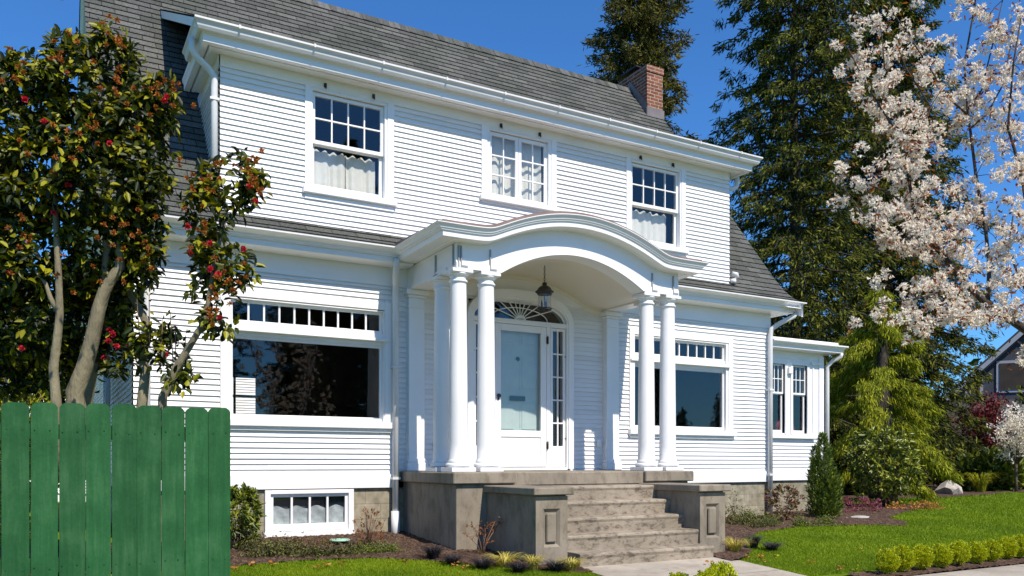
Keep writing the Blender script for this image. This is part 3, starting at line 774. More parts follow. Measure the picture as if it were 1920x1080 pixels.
# storm door and inner door
m = MB(); dx0, dx1 = EX - .43, EX + .43
m.bbox(dx0, dx0 + .095, -.062, -.02, .885, 2.94, .004); m.bbox(dx1 - .095, dx1, -.062, -.02, .885, 2.94, .004)
m.bbox(dx0 + .095, dx1 - .095, -.062, -.02, 2.845, 2.94, .004); m.bbox(dx0 + .095, dx1 - .095, -.062, -.02, 1.315, 1.41, .004)
m.box(dx0 + .095, dx1 - .095, -.048, -.03, 1.05, 1.315); m.bbox(dx0 + .095, dx1 - .095, -.062, -.02, .885, 1.05, .004)
door = m.build('front_door', 'paint_trim', H)
pane(door, dx0 + .095, dx1 - .095, 1.41, 2.845, -.045)
for zz in (1.15, 2.70):
    m = MB(); m.bbox(dx1 - .005, dx1 + .03, -.078, -.06, zz, zz + .10, .003); m.tube([(dx1 + .012, -.08, zz - .01), (dx1 + .012, -.08, zz + .11)], .009, 8); m.build('hinge', 'dark_metal', door)
m = MB(); m.lathe([(.012, 0), (.026, .012), (.03, .03), (.02, .045)], 0, 0, 16)
kn = m.build('knob', 'dark_metal', door); kn.location = (dx0 + .05, -.062, 1.90); kn.rotation_euler = (pi / 2, 0, 0)
m = MB(); m.bbox(dx0 + .035, dx0 + .065, -.07, -.06, 1.84, 1.93, .003); m.build('lock_plate', 'dark_metal', door)
m = MB(); iy = .055
m.box(dx0, dx1, iy, iy + .04, .88, 2.94)
pan = [(-.36, -.02, .98, 1.30), (.06, .36, .98, 1.30)]
for xa, xb in ((-.34, -.04), (.04, .34)):
    for za, zb in ((.98, 1.25), (1.40, 1.83), (2.0, 2.55), (2.66, 2.86)):
        m.bbox(EX + xa, EX + xb, iy - .006, iy - .001, za, zb, .002); m.bbox(EX + xa + .03, EX + xb - .03, iy - .014, iy - .006, za + .03, zb - .03, .007)
idoor = m.build('inner_door', 'inner_door', H)
m = MB(); m.bbox(EX - .14, EX + .12, iy - .03, iy - .014, 1.845, 1.915, .003); m.box(EX - .11, EX + .09, iy - .036, iy - .03, 1.865, 1.895); m.build('mail_slot', 'dark_metal', idoor)
m = MB(); m.lathe([(.03, 0), (.03, .008), (.02, .014)], 0, 0, 16); k_ = m.build('peephole', 'dark_metal', idoor); k_.location = (EX + .0, iy - .014, 2.46); k_.rotation_euler = (pi / 2, 0, 0)
# wall outlets beside the door
m = MB(); m.bbox(1.40, 1.47, -.045, -.01, 1.18, 1.30, .006); m.box(1.415, 1.455, -.05, -.045, 1.195, 1.285); m.build('outlet', 'paint', H)
m = MB(); m.bbox(-1.35, -1.28, -.045, -.01, 1.12, 1.24, .006); m.build('outlet', 'paint', H)
# pilasters
for sx in (-1, 1):
    xc = sx * 1.63; m = MB(); hw = .115
    m.bbox(xc - hw, xc + hw, -.12, .02, 1.0, 3.16, .006)
    m.bbox(xc - hw - .02, xc + hw + .02, -.14, .02, .945, 1.0, .012); m.bbox(xc - hw - .035, xc + hw + .035, -.155, .02, .83, .945, .01)
    m.bbox(xc - hw - .012, xc + hw + .012, -.132, .02, 3.02, 3.045, .004)
    m.bbox(xc - hw - .02, xc + hw + .02, -.14, .02, 3.16, 3.20, .01); m.bbox(xc - hw - .05, xc + hw + .05, -.17, .02, 3.20, 3.268, .012)
    m.build('pilaster', 'paint_trim', H)
    m = MB(); a, b = sorted((sx * 1.78, sx * 1.925)); m.box(a, b, -.03, .0, .83, 3.3) if False else None
# columns
def column(cx, cy):
    m = MB(); m.bbox(cx - .16, cx + .16, cy - .16, cy + .16, .832, .885, .004)
    pr = [(.150, .885)] + [(.128 + .028 * cos(a), .913 + .028 * sin(a)) for a in [-pi / 2 + pi * i / 8 for i in range(9)]]
    pr += [(.132, .945), (.132, .958), (.122, .98)]
    for i in range(13):
        f = i / 12; pr.append((.116 - .019 * f ** 1.6, .99 + 2.12 * f))
    pr += [(.097, 3.115), (.110, 3.12), (.115, 3.132), (.110, 3.145), (.098, 3.15), (.098, 3.185), (.104, 3.19), (.104, 3.196)]
    pr += [(.104 + .03 * sin(a), 3.198 + .027 * (1 - cos(a))) for a in [pi / 2 * i / 6 for i in range(7)]]
    m.lathe(pr, cx, cy, 40)
    m.bbox(cx - .137, cx + .137, cy - .137, cy + .137, 3.226, 3.268, .006)
    return m.build('column', 'paint_trim', H)
for cx, cy in ((-1.63, -1.40), (-1.25, -1.40), (-1.63, -.94), (1.25, -1.40), (1.63, -1.40), (1.63, -.94)): column(cx, cy)
# entablature and porch roof
def bump(x): q = .355 * (1 - (x / 1.33) ** 2); return .5 * (q + sqrt(q * q + .0025))
def ceil(x): q = .375 * (1 - (x / 1.24) ** 2); return 3.285 + .5 * (q + sqrt(q * q + .003))
ZL = 3.572
def intr(x): return 3.62 - .283 * x * x
m = MB(); NX = 72
xs = [-1.72 + 3.44 * i / NX for i in range(NX + 1)]
def bot(x): return 3.27 if abs(x) > 1.11 else intr(x)
for yy, fl in ((-1.52, False), (-1.28, True)):
    for a, b in zip(xs, xs[1:]):
        q = [(a, yy, bot(a)), (b, yy, bot(b)), (b, yy, ZL + bump(b)), (a, yy, ZL + bump(a))]; m.face(q[::-1] if fl else q)
for a, b in zip(xs, xs[1:]): m.face([(a, -1.52, bot(a)), (a, -1.28, bot(a)), (b, -1.28, bot(b)), (b, -1.52, bot(b))])
for sx in (-1, 1):
    x0, x1 = sorted((sx * 1.72, sx * 1.50)); m.box(x0, x1, -1.28, .0, 3.27, ZL)
    m.face([(sx * 1.72, -1.52, 3.27), (sx * 1.72, -1.28, 3.27), (sx * 1.72, -1.28, ZL), (sx * 1.72, -1.52, ZL)])
    x0, x1 = sorted((sx * 1.735, sx * 1.485)); m.box(x0, x1, -1.27, -.01, 3.268, 3.325)
# raised architrave band following the arch
def band(x): return bot(x)
for a, b in zip(xs, xs[1:]):
    h = .07
    m.face([(a, -1.535, band(a)), (b, -1.535, band(b)), (b, -1.535, band(b) + h), (a, -1.535, band(a) + h)])
    m.face([(a, -1.535, band(a) + h), (b, -1.535, band(b) + h), (b, -1.52, band(b) + h + .012), (a, -1.52, band(a) + h + .012)])
    m.face([(a, -1.535, band(a)), (a, -1.51, band(a)), (b, -1.51, band(b)), (b, -1.535, band(b))])
ent = m.build('entablature', 'paint_trim', H)
for xx in (-1.69, -1.655, -1.26, 1.25, 1.62):   # grey straps above the capitals, each with its foot plate
    m = MB(); m.box(xx - .008, xx + .008, -1.540, -1.521, 3.285, 3.54)
    if xx != -1.69: m.box(xx - .0, xx + .085, -1.5415, -1.536, 3.288, 3.308)
    m.build('strap', 'grey_metal', ent)
m = MB()
m.box(-1.739, -1.721, -1.47, -1.45, 3.30, 3.56); m.box(-1.739, -1.721, -.96, -.94, 3.28, 3.54); m.box(-1.739, -1.7205, -1.02, -.90, 3.275, 3.295)
m.build('strap', 'grey_metal', ent)
m = MB()   # barrel ceiling
cx_ = [-1.50 + 3.0 * i / 60 for i in range(61)]
for a, b in zip(cx_, cx_[1:]): m.face([(a, -1.28, ceil(a)), (a, .0, ceil(a)), (b, .0, ceil(b)), (b, -1.28, ceil(b))], None, True)
m.build('porch_ceiling', 'ceiling_bounce', H)
m = MB()   # moulding on the wall under the vault
for a, b in zip(cx_, cx_[1:]):
    for (d0, o0), (d1, o1) in (((0, .05), (.03, .045)), ((.03, .045), (.06, .02)), ((.06, .02), (.075, .014))):
        m.face([(a, -o1, ceil(a) - d1), (b, -o1, ceil(b) - d1), (b, -o0, ceil(b) - d0), (a, -o0, ceil(a) - d0)], None, True)
m.build('moulding', 'ceiling_bounce', H)
m = MB()   # wall above entrance up to the vault
for a, b in zip(cx_, cx_[1:]): m.face([(a, -.012, 3.295), (b, -.012, 3.295), (b, -.012, ceil(b) + .1), (a, -.012, ceil(a) + .1)])
tym = MB(); zz = 3.30
nn = 60
for i in range(nn):
    a, b = cx_[i], cx_[i + 1]
    if max(abs(a - EX), abs(b - EX)) < .86: continue
m.build('tympanum', 'siding_paint', H) if False else None
m2 = MB()
z = 3.295
while z < 3.72:
    zt = z + EXP
    for i in range(nn):
        a, b = cx_[i], cx_[i + 1]; mid = .5 * (a + b)
        q = 1 - ((mid - EX) / .86) ** 2
        lo = 3.0 + .42 * sqrt(q) if q > 0 else 0
        if z >= lo - .08 and zt < ceil(mid) + .08:
            m2.face([(a, -.013, z), (b, -.013, z), (b, -.002, zt), (a, -.002, zt)]); m2.face([(a, 0, z), (b, 0, z), (b, -.013, z), (a, -.013, z)])
    z = zt
m2.build('wall', 'siding_paint', H)
# cornice round the porch
m = MB(); SF = 1.4
xf = [-1.72 + 3.44 * i / 96 for i in range(97)]
path = [(-1.72, -.30, -SF, 0), (-1.72, -1.50, -SF, 0)] + [(-1.72, -1.52, -SF, -1)] + [(x, -1.52, 0, -1) for x in xf[1:-1]] + [(1.72, -1.52, SF, -1), (1.72, -1.50, SF, 0), (1.72, -.30, SF, 0)]
path = [path[0], path[2]] + path[3:-2] + [path[-1]]
path[1] = (-1.72, -1.52, -SF, -1)
pp = [(.0, 0), (.055, 0), (.06, .008), (.066, .008), (.07, 0), (.165, .004), (.18, .008), (.182, .068), (.20, .074), (.204, .090), (.214, .094), (.222, .118), (.246, .140), (.25, .142), (.25, .152), (.12, .158)]
zf = lambda x, y: ZL + bump(x)
path2 = []
sweep(m, path, pp, zf); pc = m.build('porch_cornice', 'paint_trim', H)
m = MB(); cp = [(.20, .150), (.203, .205), (.19, .212)]
pth = [(-1.72, -1.2, -SF, 0), (-1.72, -1.52, -SF, -1)] + [(x, -1.52, 0, -1) for x in xf[1:-1]] + [(1.72, -1.52, SF, -1), (1.72, -1.2, SF, 0)]
for a, b in zip(xf, xf[1:]):
    zA, zB = ZL + bump(a), ZL + bump(b)
    m.face([(a, -1.715, zA + .15), (b, -1.715, zB + .15), (b, -1.718, zB + .195), (a, -1.718, zA + .195)], None, True)
    m.face([(a, -1.718, zA + .195), (b, -1.718, zB + .195), (b, .02, zB + .27), (a, .02, zA + .27)], None, True)
for sx in (-1, 1):
    e = sx * 1.98; i_ = sx * 1.72; zz = ZL
    m.face([(i_, -1.715, zz + .15), (e, -1.715, zz + .15), (e, -1.718, zz + .195), (i_, -1.718, zz + .195)])
    m.face([(i_, -1.718, zz + .195), (e, -1.718, zz + .195), (e, .02, zz + .27), (i_, .02, zz + .27)])
    m.face([(e, -1.715, zz + .145), (e, .02, zz + .145), (e, .02, zz + .27), (e, -1.718, zz + .195)])
m.build('porch_roof', 'copper', H)
# downspouts
def downspout(pts, r=.042, boot=True, strapz=()):
    m = MB(); m.tube(pts, r, 12); d = m.build('downspout', 'gutter_metal', H)
    x, y, z = pts[-1]
    if boot:
        m = MB(); m.tube([(x, y, .30), (x, y, -.12)], .06, 14); m.build('drain_boot', 'gutter_metal', d)
    for zz in strapz:
        m = MB(); m.box(x - .055, x + .055, y - .046, y + .06, zz, zz + .03); m.build('strap', 'gutter_metal', d)
downspout([(-2.0, -.33, 3.60), (-2.0, -.31, 3.50), (-1.96, -.18, 3.36), (-1.925, -.095, 3.27), (-1.925, -.095, 3.15), (-1.925, -.095, .0)], .042, True, (.72, 2.2))
downspout([(5.42, -.30, 3.55), (5.40, -.30, 3.50), (5.20, -.16, 3.38), (5.07, -.085, 3.28), (5.045, -.085, 3.15), (5.045, -.085, .05)], .042, False, (.72, 2.2))
downspout([(-5.3, -.30, 3.55), (-5.2, -.2, 3.42), (-4.97, -.09, 3.25), (-4.97, -.09, 3.1), (-4.97, -.09, .05)], .042, False, (.72, 2.2))
downspout([(-4.47, -.05, 5.98), (-4.47, -.05, 5.85), (-4.44, -.05, 5.78), (-4.28, -.03, 5.66), (-4.215, -.015, 5.58), (-4.215, -.01, 5.45), (-4.215, -.01, 3.98)], .04, False, (5.3, 4.5))
downspout([(4.46, .12, 5.98), (4.46, .12, 5.80), (4.44, .12, 5.72), (4.36, .12, 5.67), (4.2, .12, 5.67)], .04, False)
m = MB(); m.tube([(4.19, -.03, 4.16), (4.27, -.06, 4.15), (4.28, -.06, 4.08)], .04, 10); m.tube([(4.2, -.05, 4.06), (4.2, -.06, 3.99)], .05, 12); m.build('pipe_stub', 'gutter_metal', H)
# chimney
CXc, CYc = 5.28, 3.67; cw, cd = .21, .40
m = MB()
m.box(CXc - cw, CXc + cw, CYc - .33, CYc + .62, 7.9, 9.20)
m.box(CXc - cw - .02, CXc + cw + .02, CYc - .35, CYc + .64, 9.20, 9.34)
ch = m.build('chimney', 'brick', H)
m = MB(); m.box(CXc - cw - .025, CXc + cw + .025, CYc - .355, CYc - .325, 8.22, 8.44)
m.face([(CXc - cw - .012, CYc - .36, 8.22), (CXc - cw - .012, CYc - .36, 8.52), (CXc - cw - .012, CYc + .28, 9.25), (CXc - cw - .012, CYc + .28, 8.98)])
m.build('flashing', 'lead', ch)
m = MB(); m.box(CXc - .13, CXc + .13, CYc + .0, CYc + .5, 9.34, 9.40); m.box(CXc - .20, CXc + .20, CYc + .05, CYc + .6, 9.46, 9.485)
for dx in (-.12, .12): m.box(CXc + dx - .015, CXc + dx + .015, CYc + .2, CYc + .23, 9.40, 9.46)
m.build('chimney_cap', 'dark_metal', ch)

# ------------------------------------------------------------------ right wing (part of the same house)
WY = .62; wx0, wx1 = WX + .01, 7.2
wf = lambda a, d, z: (a, WY - d, z)
m = MB(); siding(m, wx0, wx1, .79, 1.43, [], wf); siding(m, wx0, wx1, 2.84, 2.95, [], wf)
siding(m, WY, 6, .79, 3.0, [], lambda a, d, z: (wx1 + d, a, z))
m.build('wall', 'siding_paint', H)
m = MB(); m.bbox(wx0, wx1 + .02, WY - .045, WY + .02, .61, .79, .004)
m.build('water_table', 'paint_trim', H)
m = MB(); m.box(wx0, wx1 - .03, WY, 6, -.3, .608); m.build('foundation', 'block', H)
m = MB()
ops = [(5.79, 6.15, 1.50, 2.80), (6.36, 6.75, 1.50, 2.80)]
frame_with_holes(m, wx0, wx1 + .01, 1.43, 3.06, WY - .02, WY + .03, ops)
m.bbox(6.90, 6.94, WY - .035, WY - .02, 1.45, 2.80, .003); m.bbox(7.08, wx1 + .012, WY - .04, WY - .02, .8, 3.0, .003)
m.box(6.85, 7.15, WY - .06, WY - .021, 2.83, 2.87)
m.build('panel', 'paint_trim', H)
for a, b, c, d in ops:
    m = MB(); casing(m, a - .06, b + .06, c - .02, d + .05, .06, .05, WY - .04, WY - .018)
    jamb(m, a, b, c, d, WY - .018, WY + .1, .008); w = m.build('window', 'paint_trim', H)
    m = MB(); q = sashm(m, a, b, 2.24, d, WY + .01, 3, 2, st=.03, rail=.035, mun=.014, d=.03); m.build('sash', 'paint_trim', w); pane(w, *q, WY + .025)
    m = MB(); q = sashm(m, a, b, c, 2.26, WY + .04, 1, 1, st=.035, rail=.06, d=.03); m.build('sash', 'paint_trim', w); pane(w, *q, WY + .055)
m = MB(); m.bbox(5.45, 6.96, WY - .08, WY - .021, 1.40, 1.455, .006); m.build('sill', 'paint_trim', H)
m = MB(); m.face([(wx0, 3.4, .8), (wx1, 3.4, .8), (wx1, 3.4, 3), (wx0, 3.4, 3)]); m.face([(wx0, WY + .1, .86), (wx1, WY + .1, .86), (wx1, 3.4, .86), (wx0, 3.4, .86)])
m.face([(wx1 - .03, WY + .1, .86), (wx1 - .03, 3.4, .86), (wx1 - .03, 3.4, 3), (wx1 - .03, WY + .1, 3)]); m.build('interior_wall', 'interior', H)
m = MB()
sweep(m, [(wx0, WY, 0, -1), (wx1, WY, .9, -1), (wx1, 6, .9, 0)], [(0, 3.05), (.26, 3.055), (.28, 3.06), (.282, 3.11), (.30, 3.115), (.33, 3.15), (.36, 3.165), (.362, 3.19), (0, 3.21)])
m.box(wx0, wx1 + .2, WY - .22, 6, 3.20, 3.26)
m.build('wing_roof', 'paint_trim', H)
m = MB(); m.bbox(6.20, 6.31, WY - .09, WY - .02, 2.62, 2.74, .008); m.build('outlet', 'paint', H)
downspout([(7.44, WY - .26, 3.06), (7.44, WY - .25, 3.0), (7.36, WY - .12, 2.92), (7.29, WY - .05, 2.82), (7.29, WY - .05, 2.7), (7.29, WY - .05, .05)], .04, False, (.72,))
# ------------------------------------------------------------------ stoop
st = empty('stoop', (0, -1.6, -.2), 'weathered concrete stoop with six steps and two panelled cheek pedestals', 'steps')
def part(m, name, mat, thing):
    o = m.build(name, mat, thing); o.location = tuple(-a for a in thing.location); return o
m = MB(); m.bbox(-1.84, -1.0, -1.71, .0, .69, .83, .012); m.bbox(1.0, 1.84, -1.71, .0, .69, .83, .012); m.bbox(-1.0, 1.0, -1.66, .0, .66, .828, .012)
part(m, 'deck', 'concrete', st)
for x0, x1 in ((-1.78, -1.0), (1.0, 1.78)): m = MB(); m.bbox(x0, x1, -1.655, .0, -.5, .69, .008); part(m, 'base', 'concrete', st)
for i in range(5):
    y0 = -3.04 + i * .2625; z1 = -.045 + i * .175
    m = MB(); hw = .962 if i == 0 else .96
    # riser leans out to a rounded nosing
    prs = [(y0 + .02, -.5 if i == 0 else z1 - .18), (y0 + .012, z1 - .06), (y0, z1 - .03), (y0 + .004, z1 - .012), (y0 + .02, z1 - .002), (y0 + .05, z1), (-1.66, z1 + .004)]
    for (a, b), (c, d) in zip(prs, prs[1:]): m.face([(-hw, a, b), (hw, a, b), (hw, c, d), (-hw, c, d)])
    for sx in (-1, 1): m.face([(sx * hw, a, b) for a, b in (prs + [(-1.66, -.5)])])
    part(m, 'step', 'concrete_step', st)
for sx in (-1, 1):
    a, b = sorted((sx * .962, sx * 1.378)); m = MB()
    m.bbox(a, b, -2.76, -1.66, -.5, .59, .006)
    # recessed panel on the front: frame proud of it
    px0, px1, pz0, pz1 = a + .10, b - .10, .02, .44
    frame_with_holes(m, a + .003, b - .003, -.35, .575, -2.792, -2.7605, [(px0, px1, pz0, pz1)])
    for q in ([(px0, -2.792, pz0), (px1, -2.792, pz0), (px1 - .03, -2.764, pz0 + .03), (px0 + .03, -2.764, pz0 + .03)],
              [(px0, -2.792, pz1), (px0, -2.792, pz0), (px0 + .03, -2.764, pz0 + .03), (px0 + .03, -2.764, pz1 - .03)],
              [(px1, -2.792, pz0), (px1, -2.792, pz1), (px1 - .03, -2.764, pz1 - .03), (px1 - .03, -2.764, pz0 + .03)],
              [(px1, -2.792, pz1), (px0, -2.792, pz1), (px0 + .03, -2.764, pz1 - .03), (px1 - .03, -2.764, pz1 - .03)]): m.face(q)
    m.bbox(px0 + .045, px1 - .045, -2.795, -2.7602, pz0 + .05, pz1 - .05, .02)
    ped = part(m, 'pedestal', 'concrete', st)
    m = MB(); m.bbox(a - .05, b + .05, -2.85, -1.655, .59, .672, .01); m.build('cap', 'concrete', ped)
# ------------------------------------------------------------------ lantern
ln = empty('lantern', (0, -.75, 3.65), 'dark bronze hanging lantern with clear glass cylinder under the porch vault', 'lantern')
def lpart(m, name, mat): return part(m, name, mat, ln)
m = MB()
z = 3.655
for i in range(7):
    q = [(0 + .011 * cos(a) * (1 if i % 2 else 0), -.75 + .011 * cos(a) * (0 if i % 2 else 1), z - .02 + .022 * sin(a)) for a in [2 * pi * k / 10 for k in range(11)]]
    m.tube(q, .0035, 5, False); z -= .033
lpart(m, 'chain', 'dark_metal')
m = MB(); m.lathe([(.008, 3.43), (.03, 3.42), (.034, 3.40), (.03, 3.385), (.05, 3.375), (.085, 3.35), (.10, 3.32), (.115, 3.305), (.13, 3.30), (.128, 3.29), (.10, 3.27), (.10, 3.255)], 0, -.75, 28); lpart(m, 'hood', 'dark_metal')
m = MB()
for k in range(28):
    a, b = 2 * pi * k / 28, 2 * pi * (k + 1) / 28
    m.face([(.09 * cos(a), -.75 + .09 * sin(a), 3.06), (.09 * cos(b), -.75 + .09 * sin(b), 3.06), (.09 * cos(b), -.75 + .09 * sin(b), 3.26), (.09 * cos(a), -.75 + .09 * sin(a), 3.26)], None, True)
lpart(m, 'glass_shade', 'glass')
m = MB(); m.tube([(.094 * cos(2 * pi * k / 24), -.75 + .094 * sin(2 * pi * k / 24), 3.06) for k in range(25)], .009, 6, False); m.tube([(0, -.75, 3.06), (0, -.75, 3.25)], .006, 6)
for a in (0, 2.1, 4.2): m.tube([(0, -.75, 3.062), (.09 * cos(a), -.75 + .09 * sin(a), 3.06)], .006, 5)
lpart(m, 'base_ring', 'dark_metal')
for a in (.5, 2.6, 4.7):
    m = MB(); x, y = .038 * cos(a), -.75 + .038 * sin(a); m.tube([(x, y, 3.075), (x, y, 3.15)], .011, 8); m.tube([(x, y, 3.15), (x, y, 3.19)], [.008, .003], 8); lpart(m, 'candle', 'dark_metal')

# ------------------------------------------------------------------ fence
fn = empty('fence', (-6, -4.72, -.3), 'dark green painted dog-eared board fence in front of the camellia tree', 'fence')
m = MB(); rr = random.Random(3)
x = -4.925
for i in range(34):
    wd = .139 + rr.uniform(-.002, .003); x0, x1 = x - wd, x; zt = 1.305 + rr.uniform(-.006, .006); zb = -.27
    y0, y1 = -4.735 + rr.uniform(-.003, .003), -4.716; c = .028
    tl = rr.uniform(-.002, .002)
    out = [(x0, zb), (x1, zb), (x1 + tl, zt - c), (x1 + tl - .01, zt - c * .45), (x1 + tl - c, zt), (x0 + tl + c, zt), (x0 + tl + .01, zt - c * .45), (x0 + tl, zt - c)]
    m.face([(a, y0, b) for a, b in out]); m.face([(a, y1, b) for a, b in out][::-1])
    for (a, b), (c_, d) in zip(out, out[1:] + out[:1]): m.face([(a, y0, b), (a, y1, b), (c_, y1, d), (c_, y0, d)])
    x = x0 - (.004 + rr.random() * .004 if i > 3 else .003)
bp_ = m
for zz in (1.13, .32):
    m = MB(); m.box(x, -4.925, -4.712, -4.674, zz - .045, zz + .045); part(m, 'rail', 'fence_paint', fn)
for xx in (-5.02, -7.4): m = MB(); m.box(xx - .045, xx + .045, -4.672, -4.58, -.3, 1.22); part(m, 'post', 'fence_paint', fn)
m = bp_; x = -4.925
for i in range(16):
    for dx in (.03, .11):
        for zz in (1.135, .31):
            cx0 = x - dx + rr.uniform(-.004, .004); cz = zz + rr.uniform(-.01, .01)
            m.box(cx0 - .0035, cx0 + .0035, -4.7405, -4.736, cz - .0035, cz + .0035)
    x -= .1455
part(m, 'board_panel', 'fence_paint', fn)

# ------------------------------------------------------------------ trees
def tubes(name, lst, mat, parent, n=6):
    m = MB()
    for pts, rad in lst: m.tube(pts, rad, n, True)
    return m.build(name, mat, parent)
def conifer(name, label, base, Ht, rad, mat, nb=260, tufts=9, per=9, LL=.34, LW=.085, droop=.35, rise=.25, trunk=.3, z0=.06, group=None, hang=.5, seed=1, jitter=.35, cat='tree', latw=.16):
    global RNG
    RNG = np.random.default_rng(seed)
    t = empty(name, base, label, cat, group)
    rr = random.Random(seed)
    br = []; P = []; D = []
    for i in range(nb):
        f = z0 + (1 - z0) * (i + rr.random()) / nb
        h = Ht * f; L = rad(f) * (1 - jitter + 1.3 * jitter * rr.random()); az = i * 2.39996 + rr.uniform(-.5, .5)
        if L < .12: L = .12
        d = np.array((cos(az), sin(az)))
        K = 7; pts = []
        for k in range(K):
            q = k / (K - 1)
            pts.append((d[0] * L * q, d[1] * L * q, h + L * (rise * q - droop * q * q * (1.2 if q > .5 else 1)) + rr.uniform(-.02, .02) * L))
        br.append((pts, [max(.012, .03 * L ** .5 * (1 - .85 * k / (K - 1))) for k in range(K)]))
        pts = np.array(pts)
        nt_ = max(3, int(tufts * min(1.4, L / rad(.3) + .25)))
        for j in range(nt_):
            q = .22 + .80 * (j + rr.random()) / nt_; q = min(q, 1)
            x = q * (K - 1); a = int(min(x, K - 2)); c = pts[a] + (pts[a + 1] - pts[a]) * (x - a)
            lat = np.array((-d[1], d[0], 0)) * rr.gauss(0, latw * L * (1.1 - .5 * q))
            c = c + lat + np.array((0, 0, -abs(lat[0] + lat[1]) * .35 + rr.gauss(0, .04)))
            nn = per
            P.append(c + RNG.normal(size=(nn, 3)) * np.array((.12, .12, .085)) * (LL / .26))
            o = np.array((d[0], d[1], 0)) * .6 + np.array((0, 0, -hang)) + lat * .5
            D.append(unit(o + RNG.normal(size=(nn, 3)) * .48))
    P = np.concatenate(P); D = np.concatenate(D); n = len(P)
    tubes('trunk', [([(0, 0, -.2), (.03 * Ht / 10, 0, Ht * .3), (0, .02 * Ht / 10, Ht * .7), (0, 0, Ht * .985)], [trunk, trunk * .75, trunk * .35, .02])], 'bark_dark', t, 10)
    tubes('branch', br, 'bark_dark', t, 4)
    leaves('crown', P, D, LL * RNG.uniform(.6, 1.3, n), LW * RNG.uniform(.7, 1.4, n), mat, t, .15, False)
    return t
def prof_pts(pts):
    xs = [p[0] for p in pts]; ys = [p[1] for p in pts]
    return lambda f: float(np.interp(f, xs, ys))
b = at(1200, 868, 33); conifer('conifer_tree', 'tall narrow bronze-green conifer standing behind the brick chimney', (b[0], b[1], 0), 24.5, prof_pts([(0, 2.3), (.45, 2.3), (.6, 2.15), (.8, 1.6), (.92, .9), (1, .1)]), 'conifer_bronze', 300, 10, 34, .24, .048, .30, .38, .25, .25, seed=5, hang=.35, jitter=.5)
b = at(1490, 868, 24); conifer('conifer_tree', 'big dark cypress with long ragged limbs beside the right end of the house', (b[0], b[1], 0), 18.4, prof_pts([(0, 3.1), (.3, 2.9), (.6, 2.5), (.8, 2.2), (.9, 1.5), (1, .1)]), 'conifer_dark', 280, 10, 40, .19, .040, .34, .22, .25, .06, seed=6, hang=.6, jitter=.6)
b = at(1660, 868, 29); conifer('conifer_tree', 'second dark evergreen rising behind the white blossom tree', (b[0], b[1], 0), 20.5, prof_pts([(0, 4.2), (.2, 3.7), (.45, 3.0), (.7, 2.2), (.88, 1.3), (1, .1)]), 'conifer_dark', 330, 11, 40, .22, .045, .34, .2, .3, .05, seed=8, hang=.6, jitter=.5)
b = at(1655, 868, 19.5); conifer('weeping_cedar', 'bright yellow-green weeping cedar with drooping fans behind the rhododendron', (b[0], b[1], 0), 5.0, prof_pts([(0, 1.8), (.3, 1.75), (.5, 1.6), (.7, 1.15), (.88, .6), (1, .15)]), 'weeping_leaf', 36, 46, 40, .15, .019, .50, .36, .34, .08, seed=9, hang=1.2, jitter=.6, latw=.075)
b = at(1838, 868, 31); conifer('weeping_cedar', 'low spreading weeping cedar bough mass beside the far flower bed', (b[0], b[1], 0), 1.3, prof_pts([(0, 1.6), (.5, 1.6), (.9, 1.0), (1, .3)]), 'weeping_leaf', 18, 18, 26, .2, .03, .5, .5, .06, .3, seed=10, hang=.9)
RNG = np.random.default_rng(21)
# ---- camellia
cam_base = onground(170, 1050); cb = np.array((-5.72, -2.55, gz(0, -2.55)))
ct = empty('camellia_tree', tuple(cb), 'glossy camellia tree with red and browned flowers behind the green fence', 'tree')
def cat_(u, v, t): return at(u, v, t) - cb
T0 = 7.05
def trace(pts, r0, r1, t=T0):
    p = [cat_(u, v, tt if tt else t) for u, v, *r in pts for tt in [(r[0] if r else None)]]
    return (p, [r0 + (r1 - r0) * i / (len(p) - 1) for i in range(len(p))])
tr = [trace([(150, 900), (143, 760), (140, 735), (158, 690), (172, 640), (185, 580), (196, 545), (210, 520), (225, 500), (228, 400), (220, 250)], .085, .03),
      trace([(112, 900), (106, 760), (100, 690), (108, 630), (112, 590), (110, 520), (105, 420), (100, 300)], .046, .02, 6.9),
      trace([(165, 900), (162, 750), (175, 690), (200, 640)], .07, .03, 7.5),
      trace([(262, 900), (266, 760), (272, 700), (265, 650), (280, 620), (262, 580), (245, 555), (240, 520), (245, 465)], .05, .018, 7.3),
      trace([(300, 900), (305, 745), (330, 690), (355, 650), (378, 612), (390, 570), (405, 480), (425, 400)], .04, .014, 6.9),
      trace([(112, 590), (95, 560), (85, 530), (60, 500)], .025, .01, 6.9), trace([(195, 545), (200, 480), (195, 300), (190, 150)], .04, .015, 7.05),
      trace([(245, 555), (232, 525), (228, 500)], .02, .012, 7.3)]
tubes('trunk', tr, 'bark_grey', ct, 10)
